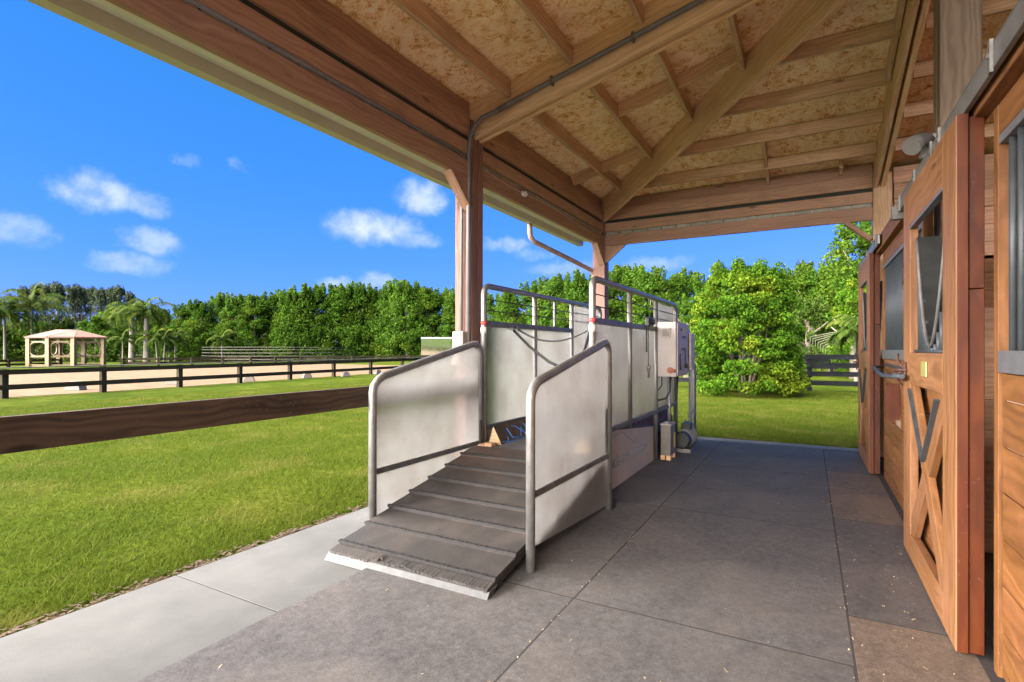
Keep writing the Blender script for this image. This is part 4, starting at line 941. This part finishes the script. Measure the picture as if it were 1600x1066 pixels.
fence('arena_fence', 'far dark fence section running right from the gazebo behind the sand', 'fence', fp, .62, (.52, .2), None, M['fence'], .18, .04, .18, top=False)
# right hand paddock fence, four boards
y0 = 19.4
rp_ = [(-9.4+i*2.38, 17.9+i*.42) for i in range(8)]
rp_ = [(.03+ (i-4)*2.4, 19.4+(i-4)*.12) for i in range(9)]
fence('paddock_fence', 'black four board fence behind the big bush at the right', 'fence', rp_, 1.13, (1.06, .80, .53, .24), None, M['darkfence'], .13, .03, .15, side=-1, top=False)
rp2 = [(-12+i*2.6, 30.5) for i in range(14)]
fence('paddock_fence', 'more distant black fence across the far paddock at the right', 'fence', rp2, 1.15, (1.05, .75, .42), None, M['darkfence'], .13, .03, .15, side=-1, top=False)
bp = [at(u, 66, 0)[:2] for u in range(-80, 760, 26)]
fence('boundary_fence', 'dark boundary fence at the foot of the far trees', 'fence', bp, 1.3, (1.2, .8, .4), None, M['darkfence'], .14, .04, .16, top=False)
# round pen of pale metal panels
ctr = at(442, 61); rad = 8.0
pp = []
for i in range(25):
    a = 2*math.pi*i/24; pp.append((ctr[0]+rad*math.cos(a), ctr[1]+rad*math.sin(a)))
pen = thing('round_pen', 'pale grey round pen of horizontal rails in front of the tree row', 'pen', (ctr[0], ctr[1], 0))
for i in range(24):
    b = MB()
    for z in (.3, .62, .94, 1.26, 1.52): b.beam((*pp[i], z), (*pp[i+1], z), .05, .055)
    b.beam((*pp[i], 0), (*pp[i], 1.56), .08, .08); b.build('panel', M['grayfence'], pen)
# arena mirror
ma, mb_ = at(658, 60), at(742, 60.5)
mr_ = thing('arena_mirror', 'white framed dressage mirror standing at the end of the arena', 'mirror', (ma[0], ma[1], 0))
b = MB(); H0, H1 = .25, hz(528, 60)
for p in (ma, mb_): b.beam((p[0], p[1], 0), (p[0], p[1], H1), .12, .12)
b.beam((ma[0], ma[1], H1), (mb_[0], mb_[1], H1), .12, .12); b.beam((ma[0], ma[1], H0), (mb_[0], mb_[1], H0), .12, .10); b.build('frame', M['white'], mr_)
b = MB(); vx = Vector(mb_)-Vector(ma); vx.z = 0; nx_ = Vector((vx.y, -vx.x, 0)).normalized(); tl = .035
q = [Vector((ma[0], ma[1], H0+.05)), Vector((mb_[0], mb_[1], H0+.05)), Vector((mb_[0], mb_[1], H1-.06))+nx_*tl, Vector((ma[0], ma[1], H1-.06))+nx_*tl]
b.prism(q, nx_*.02); b.build('glass', M['mirror'], mr_)
# white marker blocks along the sand
for i, (u, v, s) in enumerate(((118, 608.5, 1.0), (271, 600, .9), (389, 595, .85), (480, 590, .8), (540, 587.5, .8), (590, 584, .8), (-12, 620, .8))):
    p = at(u, CAMZ*FPX/(v-546)); t = MB(); s *= .5
    t.prism([(-s*.55, -s*.3, 0), (s*.55, -s*.3, 0), (s*.35, -s*.2, s*.55), (-s*.2, -s*.2, s*.62), (-s*.4, -s*.2, s*.45)], (0, s*.6, 0))
    o = t.build('marker_block', M['stone'], org=(0,0,0), bevel=.02); o.location = (p[0], p[1], -.03); o.rotation_euler = (0,0,R(25+i*13))
    tag(o, ['pale stone block by the sand, left of the third arena fence post', 'pale stone block beside the fence post nearest the middle left', 'small pale stone block right of the fourth visible fence post', 'small pale stone block beyond the fifth arena fence post', 'tiny pale stone block near the sixth arena fence post', 'tiny pale stone block near the farthest visible arena post', 'pale stone block at the left edge by the arena'][i], 'stone block', 'pale blocks edging the arena')

# ================================================================== GAZEBO
gc = at(105, 42.0)
gz = thing('gazebo', 'cream wooden gazebo with arched railings and a pinkish hipped roof', 'gazebo', gc, YAW)
P8 = [(-2.72, -.35), (-1.62, -1.55), (.12, -1.85), (1.62, -1.35), (2.76, .1), (1.7, 1.5), (-.1, 1.8), (-1.75, 1.35)]
zE = hz(527, 42); zT = hz(515, 42); org0 = (0,0,0)
for i, p in enumerate(P8):
    b = MB(); b.rng(p[0]-.14, p[0]+.14, p[1]-.14, p[1]+.14, 0, zE-.02, 2); b.build('post', M['gaz'], gz, org=org0)
for i in range(8):
    p, q = Vector((*P8[i], 0)), Vector((*P8[(i+1) % 8], 0)); v = (q-p); l = v.length; v.normalize(); b = MB()
    def pt(s, z): return p+v*s+Vector((0,0,z))
    b.beam(pt(.1, zE-.07), pt(l-.1, zE-.07), .10, .10); b.beam(pt(.1, zE-.36), pt(l-.1, zE-.36), .06, .06)
    k = .25
    while k < l-.15: b.beam(pt(k, zE-.35), pt(k, zE-.10), .06, .06); k += .17
    # arch / oval opening
    n = 14; cz = (zE-.4+.78)/2; rz_ = (zE-.4-.78)/2; rx_ = l/2-.16; pr = None
    for j in range(4*n+1):
        a = 2*math.pi*j/(4*n); ca, sa = math.cos(a), math.sin(a); e = .62
        s_ = l/2+rx_*math.copysign(abs(ca)**e, ca); z_ = cz+rz_*math.copysign(abs(sa)**e, sa); cu = pt(s_, z_)
        if pr is not None and (cu-pr).length > .01: b.beam(pr, cu, .09, .09)
        pr = cu
    b.beam(pt(.1, .74), pt(l-.1, .74), .09, .08)
    b.build('arch_frame', M['gaz'], gz, org=org0)
    b = MB(); b.beam(pt(.1, .12), pt(l-.1, .12), .07, .07); k = .22
    while k < l-.15: b.beam(pt(k, .10), pt(k, .74), .10, .09); k += .22
    b.build('railing', M['gaz'], gz, org=org0)
b = MB(); sc_ = 1.12; T0, T1 = (-.85, 0, zT), (.75, 0, zT-.03)
E8 = [(x*sc_, y*sc_, zE) for x, y in P8]
tops = [T0, T0, T1, T1, T1, T1, T0, T0]
for i in range(8):
    j = (i+1) % 8; a, c = E8[i], E8[j]; ta, tb_ = tops[i], tops[j]
    if ta == tb_: b.quad([a, c, ta])
    else: b.quad([a, c, tb_, ta])
    b.quad([(a[0], a[1], a[2]-.09), (c[0], c[1], c[2]-.09), c, a])
b.quad([(x, y, zE-.09) for x, y, _ in E8][::-1]); 
rf = b.build('roof', M['gazroof'], gz, org=org0)
b = MB()
for i in range(8): b.beam(E8[i], tops[i], .05, .03)
b.build('ridge_caps', M['gaz'], rf, org=org0)
b = MB(); b.prism([(x, y, -.03) for x, y in P8], (0,0,.08)); b.build('floor', M['gaz'], gz, org=org0)

# ================================================================== VEGETATION
def leafmesh(name, mt, centers, normals, size, aspect=.5, droop=None, seedv=0):
    """centers Nx3, one folded leaf (two triangles sharing a midrib) each"""
    n = len(centers); r = np.random.default_rng(seedv)
    d = r.normal(size=(n, 3)); 
    if droop is not None: d = d*.6+np.array(droop)
    d /= np.linalg.norm(d, axis=1, keepdims=True)+1e-9
    nn = normals+r.normal(size=(n, 3))*.55; s = np.cross(d, nn); s /= np.linalg.norm(s, axis=1, keepdims=True)+1e-9
    up = np.cross(s, d); sz = (size*(.6+.8*r.random(n)))[:, None]
    a = centers-d*sz*.5; t = centers+d*sz*.5; m1 = centers+s*sz*aspect*.5+up*sz*.12; m2 = centers-s*sz*aspect*.5+up*sz*.12
    V = np.stack([a, m1, t, m2], 1).reshape(-1, 3).astype('f')
    me = bpy.data.meshes.new(name); me.vertices.add(4*n); me.vertices.foreach_set('co', V.ravel())
    me.loops.add(4*n); me.polygons.add(n)
    me.loops.foreach_set('vertex_index', np.arange(4*n, dtype='i'))
    me.polygons.foreach_set('loop_start', np.arange(0, 4*n, 4, dtype='i')); me.polygons.foreach_set('loop_total', np.full(n, 4, 'i'))
    me.update(); me.validate(); me.materials.append(mt); return me
def mobj(name, me, parent=None, loc=(0,0,0)):
    o = bpy.data.objects.new(name, me); col.objects.link(o); o.parent = parent; o.location = loc; return o
def crown_pts(r, blobs, per):
    C, Nn = [], []
    for (x, y, z, rr, rzz) in blobs:
        v = r.normal(size=(per, 3)); v /= np.linalg.norm(v, axis=1, keepdims=True); k = (.72+.35*r.random(per)**.7)[:, None]
        k *= (1+.18*np.sin(v[:, :1]*7+x*3)*np.cos(v[:, 2:]*6+z))
        p = v*k*np.array([rr, rr, rzz])+np.array([x, y, z]); C.append(p); Nn.append(v)
    return np.concatenate(C), np.concatenate(Nn)
def tree_mesh(i, H, RR, nb, per, size, mt, low=.02, taper=.55, tips=10, aspect=.5):
    r = np.random.default_rng(100+i); bl = []
    for k in range(nb):
        t = r.random()**.85; z = H*(low+(.93-low)*t); prof = RR*(1-taper*max(0, t-.35)**1.3/.65**1.3)*(.8+.3*r.random())
        a = r.random()*2*math.pi; q = prof*(.35+.5*r.random()**.5)
        s = RR*(.20+.20*r.random())*(1-.35*t)
        bl.append((q*math.cos(a), q*math.sin(a), z, s, s*.85))
    for k in range(tips):
        a = r.random()*2*math.pi; q = RR*.6*r.random(); bl.append((q*math.cos(a), q*math.sin(a), H*(.88+.13*r.random()), RR*.09, RR*.26))
    C, Nn = crown_pts(r, bl, per); keep = C[:, 2] > .05; return leafmesh('crown', mt, C[keep], Nn[keep], size, aspect, (0, 0, -.35), i)
def trunk(b, p, h, r0, r1, lean=(0,0), n=6):
    pts = [(p[0]+lean[0]*i/n+.03*math.sin(i*2.1)*h/5, p[1]+lean[1]*i/n, p[2]+h*i/n) for i in range(n+1)]; b.tube(pts, r0, 8, r1=r1); return pts
protos = []
for i in range(5):
    Hh = 9.2
    t = thing('tree', '', 'tree'); me = tree_mesh(i, Hh, 2.9, 95, 150, .27, M['leaf'], tips=18); mobj('crown', me, t)
    b = MB(); trunk(b, (0,0,-.1), Hh*.8, .16, .05)
    for k in range(5): a = k*1.3+i; b.tube([(0, 0, 1.2+k*1.1), (math.cos(a)*1.0, math.sin(a)*1.0, 2.2+k*1.1), (math.cos(a)*1.7, math.sin(a)*1.7, 3.0+k*1.1)], .07, 6, r1=.02)
    b.build('trunk', M['bark'], t, org=(0,0,0), smooth=True); protos.append(t)
G1 = 'trees in the long leafy row'
rr_ = random.Random(11); used = set()
# (u, depth, top v)
row = []
u = 255
while u < 1400:
    if u < 730: dpt = 64+rr_.uniform(-1.5, 2.5); v = np.interp(u, [250, 300, 360, 450, 560, 640, 730], [487, 474, 463, 455, 446, 449, 452])
    else: dpt = float(np.interp(u, [730, 900, 1150, 1400], [58, 46, 40, 38]))+rr_.uniform(-1.5, 2); v = np.interp(u, [730, 800, 850, 900, 1000, 1080, 1180, 1300, 1400], [458, 462, 442, 430, 424, 432, 440, 415, 400])
    row.append((u, dpt, float(v)+rr_.uniform(-5, 6))); u += rr_.uniform(1.7, 2.5)*FPX/dpt*1.0
for i, (u, dpt, v) in enumerate(row):
    k = i % 5; p = at(u, dpt); h = hz(v, dpt); s = h/9.4; sw = s*rr_.uniform(.9, 1.1)
    lbl = 'dense green leafy tree in the long row behind the arena' if u < 735 else 'dense green leafy tree in the row beyond the treadmill and bush'
    grp = G1+(' behind the arena' if u < 735 else ' beyond the treadmill')
    if k not in used:
        used.add(k); o = protos[k]; o.location = (p[0], p[1], 0); o.rotation_euler = (0,0,rr_.random()*6); o.scale = (sw, sw, s); o['label'] = lbl; o['group'] = grp
    else: dup(protos[k], (p[0], p[1], 0), rr_.random()*6, lbl, grp, (sw, sw, s))
# second darker row behind
dk_ = thing('tree', 'darker tree showing behind the leafy row', 'tree', group='darker trees behind the leafy row'); mobj('crown', tree_mesh(20, 9.5, 3.2, 80, 110, .32, M['leafdark'], taper=.4), dk_)
b = MB(); trunk(b, (0,0,-.1), 7.5, .2, .06); b.build('trunk', M['bark'], dk_, org=(0,0,0)); first = True
for (u, dpt, v) in ((20, 84, 505), (95, 86, 507), (165, 84, 502), (228, 80, 492), (300, 75, 488), (380, 74, 472), (470, 74, 462), (560, 74, 455), (650, 74, 455), (790, 60, 470), (880, 56, 445), (1000, 52, 436), (1260, 46, 418), (1330, 45, 430)):
    p = at(u, dpt); s = hz(v, dpt)/9.6
    if first: o = dk_; o.location = p; o.scale = (s,)*3; first = False
    else: o = dup(dk_, p, rr_.random()*6, 'darker tree showing behind the leafy row', 'darker trees behind the leafy row', s)

# big bush
bush = thing('bush', 'large bright green leafy bush with yellow tinged leaves on the lawn', 'bush', (-1.62, 17.0, 0))
r = np.random.default_rng(55); bl = []
for k in range(300):
    t = r.random()**1.25; z = .15+3.45*t; prof = 1.42*np.interp(t, [0, .12, .5, .8, 1], [1.0, 1.03, 1.0, .85, .45]); a = r.random()*6.283; q = prof*(.55+.45*r.random()**.6)
    bl.append((q*math.cos(a), q*math.sin(a), z, .30*(.6+.6*r.random()), .17*(.6+.6*r.random())))
for k in range(16):
    a = r.random()*6.283; q = 1.0*r.random(); bl.append((q*math.cos(a), q*math.sin(a), 3.35+.35*r.random(), .16, .20))
C, Nn = crown_pts(r, bl, 240); k = C[:, 2] > .03; mobj('crown', leafmesh('crown', M['bush'], C[k], Nn[k]*.5+np.array([0,0,.9]), .086, .55, (0,0,-.45), 9), bush)
b = MB()
for k in range(7): a = k*.9; b.tube([(0+.1*math.cos(a), .1*math.sin(a), -.05), (.5*math.cos(a), .5*math.sin(a), 1.4), (.8*math.cos(a), .8*math.sin(a), 2.9)], .05, 6, r1=.012)
b.build('trunk', M['bark'], bush, org=(0,0,0), smooth=True)
# tall tree at right beyond the fence
def bigtree(u, dpt, vt, Rr, label, seed, mt, lo=.35, size=.22, nb=60, per=120, cat='tree', name='tree'):
    h = hz(vt, dpt); t = thing(name, label, cat, at(u, dpt)); me = tree_mesh(seed, h, Rr, nb, per, size, mt, low=lo, taper=.3, tips=8); mobj('crown', me, t)
    b = MB(); trunk(b, (0,0,-.1), h*.75, .22, .07)
    for k in range(6): a = k*1.1+seed; b.tube([(0, 0, h*(.3+.07*k)), (math.cos(a)*Rr*.5, math.sin(a)*Rr*.5, h*(.42+.07*k)), (math.cos(a)*Rr*.8, math.sin(a)*Rr*.8, h*(.5+.07*k))], .07, 6, r1=.02)
    b.build('trunk', M['bark'], t, org=(0,0,0), smooth=True); return t
bigtree(1352, 27, 340, 1.9, 'tall loose crowned tree rising behind the right end of the barn wall', 31, M['leaf'], lo=.52, size=.17, nb=50, per=150)
bigtree(1420, 27, 335, 2.4, 'tall tree partly hidden behind the stall wall', 32, M['leaf'], lo=.3, size=.2)
bigtree(1335, 24, 448, 1.25, 'rounded light green shrub beyond the black fence', 33, M['bush'], lo=.02, size=.12, nb=50, per=200, cat='shrub', name='shrub')
bigtree(1262, 27, 470, 1.2, 'low dark green shrub behind the fence right of the big bush', 34, M['leafdark'], lo=.02, size=.13, nb=50, per=180, cat='shrub', name='shrub')
bigtree(1300, 29, 505, 1.3, 'low green shrub behind the middle of the right hand fence', 35, M['leaf'], lo=.02, size=.13, nb=40, per=160, cat='shrub', name='shrub')
bigtree(1075, 23, 470, 1.0, 'mixed green shrub left of the big bush', 36, M['leaf'], lo=.02, size=.12, nb=40, per=170, cat='shrub', name='shrub')
# bare branch sprays from the shrub
b = MB(); p0 = Vector(at(1345, 22)); p0.z = 1.9
for k in range(7): q = Vector(at(1290-k*4, 22.3)); q.z = 1.35+.08*k; m_ = (p0+q)/2; m_.z += .15; b.tube([p0, m_, q, q+Vector((0,0,-.25))], .018, 5, r1=.006)
o = b.build('bare_branch', M['palmtrunk'], org=tuple(p0)); o.location = p0; tag(o, 'bare pale forked branch reaching left over the black fence', 'branch')

# palms
def palm(u, dpt, vtop, vcrown, label, seed, fl=2.6, nf=18, lean=0, rt=.16, arch=1.0, group=None, royal=False):
    t = thing('palm_tree', label, 'palm tree', at(u, dpt), 0, group); r = random.Random(seed)
    hc = hz(vcrown, dpt); b = MB()
    pts = [(lean*(i/8)**1.5, 0, -.1+hc*i/8) for i in range(9)]; b.tube(pts, rt, 10, r1=rt*.62); b.build('trunk', M['palmtrunk'], t, org=(0,0,0), smooth=True)
    if royal:
        b = MB(); b.tube([(lean, 0, hc-.1), (lean, 0, hc+.35), (lean, 0, hc+.8)], rt*.75, 10, r1=rt*.3); b.build('crownshaft', M['palm'], t, org=(0,0,0), smooth=True)
    for k in range(nf):
        b = MB(); a = k*2.399+r.random()*.3; e0 = 1.35-1.75*(k/nf)+r.uniform(-.15, .15); L_ = fl*r.uniform(.85, 1.1)
        px, pz, ang = 0.0, hc+(.55 if royal else .1), e0; n = 12; R_ = []
        for i in range(n+1):
            R_.append((px, pz)); px += math.cos(ang)*L_/n; pz += math.sin(ang)*L_/n; ang -= arch*(.10+.02*i)*r.uniform(.8, 1.2)
        ca, sa = math.cos(a), math.sin(a)
        W = lambda x, z: Vector((lean+x*ca, x*sa, z))
        b.tube([W(x, z) for x, z in R_], .028, 5, r1=.008)
        for i in range(1, n+1):
            for sub in (0, .5):
                i0 = min(n, i-1+sub); x = np.interp(i0, range(n+1), [q[0] for q in R_]); z = np.interp(i0, range(n+1), [q[1] for q in R_])
                ll = fl*.24*math.sin(math.pi*min(1, (i0+1.2)/(n+1.2)))**.6*r.uniform(.8, 1.1)
                for sg in (-1, 1):
                    base = W(x, z); dirv = Vector((-sa*sg, ca*sg, 0))*.75+Vector((ca, sa, 0))*.45+Vector((0, 0, -.45-.3*r.random())); dirv.normalize()
                    tip = base+dirv*ll; al = Vector((ca, sa, -.2))*.085
                    b.quad([base-al, base+al, tip])
        b.build('frond', M['palm'], t, org=(0,0,0))
    return t
palm(50, 58, 450, 478, 'tall slender coconut palm rising behind the left end of the gazebo', 1, 4.4, 22, .1, .16, 1.0)
palm(8, 56, 470, 492, 'bushy palm at the far left edge of the picture', 2, 3.6, 20, -.2, .16, 1.0)
palm(-20, 54, 470, 486, 'palm mostly cut off by the left edge of the picture', 21, 3.6, 18, .2, .16, 1.0)
palm(28, 62, 500, 512, 'short leaning palm left of the gazebo', 3, 2.6, 14, .9, .12, 1.0)
palm(206, 52, 460, 497, 'stout grey royal palm, left one of the pair right of the gazebo', 4, 3.3, 20, 0, .30, 1.35, royal=True)
palm(229, 51, 465, 496, 'stout grey royal palm, right one of the pair right of the gazebo', 5, 3.3, 20, 0, .30, 1.35, royal=True)
palm(192, 50, 525, 532, 'small young palm just right of the gazebo', 6, 2.0, 12, 0, .09)
palm(246, 50, 520, 530, 'small palm with thin white stem right of the royal palms', 7, 2.0, 12, -.3, .09)
palm(256, 50, 520, 532, 'small slanting palm beside the one right of the royal palms', 8, 2.0, 12, .25, .09)
palm(274, 54, 520, 530, 'small feathery palm farther right of the royal palms', 9, 2.1, 12, 0, .09)
palm(347, 60, 520, 531, 'small palm standing at the left end of the round pen', 10, 2.3, 13, 0, .10)
palm(1338, 20.5, 500, 520, 'feathery green palm clump behind the black fence at the right', 12, 1.5, 16, 0, .09, 1.0)
palm(84, 66, 530, 534, 'small palm seen through the gazebo arch', 13, 2.3, 12, 0, .10)
palm(120, 66, 530, 534, 'small palm seen through the right gazebo arch', 14, 2.3, 12, 0, .10)
# light green shrubs around the palms
for i, (u, dpt, vt, rr2, m, lb) in enumerate(((150, 56, 503, 2.2, 'leaf', 'round light green tree behind the right end of the gazebo'), (178, 58, 487, 2.3, 'bush', 'yellow green tree behind the royal palms'), (110, 60, 508, 3.0, 'palm', 'olive green shrub directly behind the gazebo roof'), (60, 62, 508, 2.6, 'leaf', 'green shrub behind the left gazebo posts'), (265, 58, 512, 2.0, 'leaf', 'low green shrub right of the royal palms'), (-10, 60, 512, 2.5, 'leafdark', 'dark shrub at the left edge under the palms'), (20, 63, 520, 2.4, 'leaf', 'low green shrub at the far left under the palms'))):
    bigtree(u, dpt, vt, rr2, lb, 60+i, M[m], lo=.02, size=.30, nb=45, per=90, cat='shrub', name='shrub')
# casuarinas
cas = thing('pine_tree', 'tall wispy grey green pine in the distant group', 'pine tree', group='tall distant pines'); bl = []; r = np.random.default_rng(77)
for k in range(70):
    t = r.random()**.8; z = 14*(.25+.75*t); a = r.random()*6.283; q = 2.6*(1.05-.75*t)*r.random()**.5; bl.append((q*math.cos(a), q*math.sin(a), z, .55*(.5+r.random()), .75*(.5+r.random())))
C, Nn = crown_pts(r, bl, 70); mobj('crown', leafmesh('crown', M['pine'], C, Nn, .5, .28, (0,0,.1), 3), cas)
b = MB(); b.tube([(0,0,0), (.1,0,5), (0,.1,10), (0,0,13.6)], .22, 8, r1=.04); b.tube([(0,0,4), (1.0,.2,8), (1.3,.3,11)], .1, 6, r1=.03); b.tube([(0,0,5), (-.9,.2,8.5), (-1.1,.3,11.5)], .1, 6, r1=.03); b.build('trunk', M['palmtrunk'], cas, org=(0,0,0)); first = True
for (u, v) in ((2, 470), (20, 462), (38, 450), (56, 445), (74, 446), (90, 443), (112, 449), (124, 447), (141, 450), (156, 452), (172, 450), (186, 449), (203, 458), (222, 472), (244, 486)):
    dpt = 108+rr_.uniform(-5, 5); p = at(u, dpt); s = hz(v, dpt)/14.3
    if first: cas.location = p; cas.scale = (s*.8, s*.8, s); first = False
    else: dup(cas, p, rr_.random()*6, 'tall wispy grey green pine in the distant group', 'tall distant pines', (s*.85, s*.85, s))
# far low tree belt closing the horizon elsewhere
fb = np.random.default_rng(5); bl = []
for k in range(420):
    u = fb.uniform(-500, 2600); d = fb.uniform(120, 135); p = at(u, d); bl.append((p[0], p[1], fb.uniform(1, 5.0), 3.2, 2.6))
C, Nn = crown_pts(fb, bl, 60); o = mobj('distant_woods', leafmesh('distant_woods', M['leafdark'], C, Nn, 1.1, .6, None, 4)); tag(o, 'distant belt of dark trees along the horizon', 'woods', kind='stuff')
del C

# grass blades: one mesh, stuff
def blades(n, gen, size, seed):
    r = np.random.default_rng(seed); P = gen(r, n); n = len(P)
    cl = np.sin(P[:, 0]*3.1+np.sin(P[:, 1]*2.3)*2)*np.sin(P[:, 1]*3.7+np.cos(P[:, 0]*1.9)*2)
    h = size*(.55+.75*r.random(n))*(1+.3*cl); a = r.random(n)*6.283; wd = (.0022+.0018*r.random(n))*(size/.03)**.5
    lean = r.normal(size=(n, 2))*h[:, None]*.75
    base = np.column_stack([P, np.full(n, -.034)])
    dx = np.column_stack([np.cos(a)*wd, np.sin(a)*wd, np.zeros(n)]); tip = base+np.column_stack([lean, h])
    V = np.stack([base-dx, base+dx, tip], 1).reshape(-1, 3).astype('f')
    return V
def nearleft(r, n):
    q = r.random(n)**1.6; x = -3.30-13*q; y = -1+ (22)*r.random(n); k = (y > -.35*x-1.6) & (y < 7.5-1.2*x*.9); return np.column_stack([x, y])[k]
def edge(r, n):
    x = XE-.03-abs(r.normal(size=n))*.16; y = -1+9.4*r.random(n); return np.column_stack([x, y])
def farside(r, n):
    y = YE+.06+11*r.random(n)**1.5; x = -3.4+5*r.random(n); return np.column_stack([x, y])
V = np.concatenate([blades(520000, nearleft, .036, 1), blades(9000, edge, .028, 2), blades(110000, farside, .036, 3)])
n = len(V)//3; me = bpy.data.meshes.new('grass'); me.vertices.add(3*n); me.vertices.foreach_set('co', V.ravel()); me.loops.add(3*n); me.polygons.add(n)
me.loops.foreach_set('vertex_index', np.arange(3*n, dtype='i')); me.polygons.foreach_set('loop_start', np.arange(0, 3*n, 3, dtype='i')); me.polygons.foreach_set('loop_total', np.full(n, 3, 'i')); me.update(); me.materials.append(M['blade'])
tag(mobj('grass', me), 'short mown bright green lawn grass', 'grass', kind='stuff')

# loose straw, shavings and grit lying on the mats and the slab
b = MB(); r_ = random.Random(21)
for i in range(650):
    if r_.random() < .5: x = .60-abs(r_.gauss(0, .22)); y = r_.uniform(1.0, 7.8)
    else: x = r_.uniform(-2.3, .6); y = r_.uniform(.9, 7.8)
    if r_.random() < .25: x, y = r_.choice([(A1, None), (B1, None)])[0]+r_.gauss(0, .012), r_.uniform(1, 7.6)
    if x > .52 or (x < -1.42 and y > 2.25): continue
    z = .0205 if x > A0 else .001; a = r_.random()*6.28; l = r_.choice([.002, .003, .004, .009])*r_.uniform(.6, 1.2); wd = .0016+.0012*r_.random()
    c, s_ = math.cos(a), math.sin(a); h = .0015+.003*r_.random()
    p = [(x-c*l-s_*wd, y-s_*l+c*wd, z), (x+c*l-s_*wd, y+s_*l+c*wd, z+h), (x+c*l+s_*wd, y+s_*l-c*wd, z+h), (x-c*l+s_*wd, y-s_*l-c*wd, z)]
    b.quad(p[::-1])
tag(b.build('straw', plain('straw', (.34,.27,.17), .8, 0, .4, 40)), 'scattered bits of straw and grit on the aisle mats', 'straw', kind='stuff')
# leaf litter along the slab edge
b = MB()
for i in range(1400):
    y = r_.uniform(-.5, 8.2); x = XE-.04-abs(r_.gauss(0, .05)); a = r_.random()*6.28; l = r_.uniform(.006, .02); wd = l*.35; c, s_ = math.cos(a), math.sin(a); z = -.018+r_.random()*.008
    b.quad([(x-c*l-s_*wd, y-s_*l+c*wd, z), (x+c*l-s_*wd, y+s_*l+c*wd, z+.004), (x+c*l+s_*wd, y+s_*l-c*wd, z+.004), (x-c*l+s_*wd, y-s_*l-c*wd, z)][::-1])
tag(b.build('leaf_litter', plain('leaf_litter', (.075,.048,.028), .9, 0, .5, 30)), 'brown leaf litter along the edge of the concrete', 'leaf litter', kind='stuff')
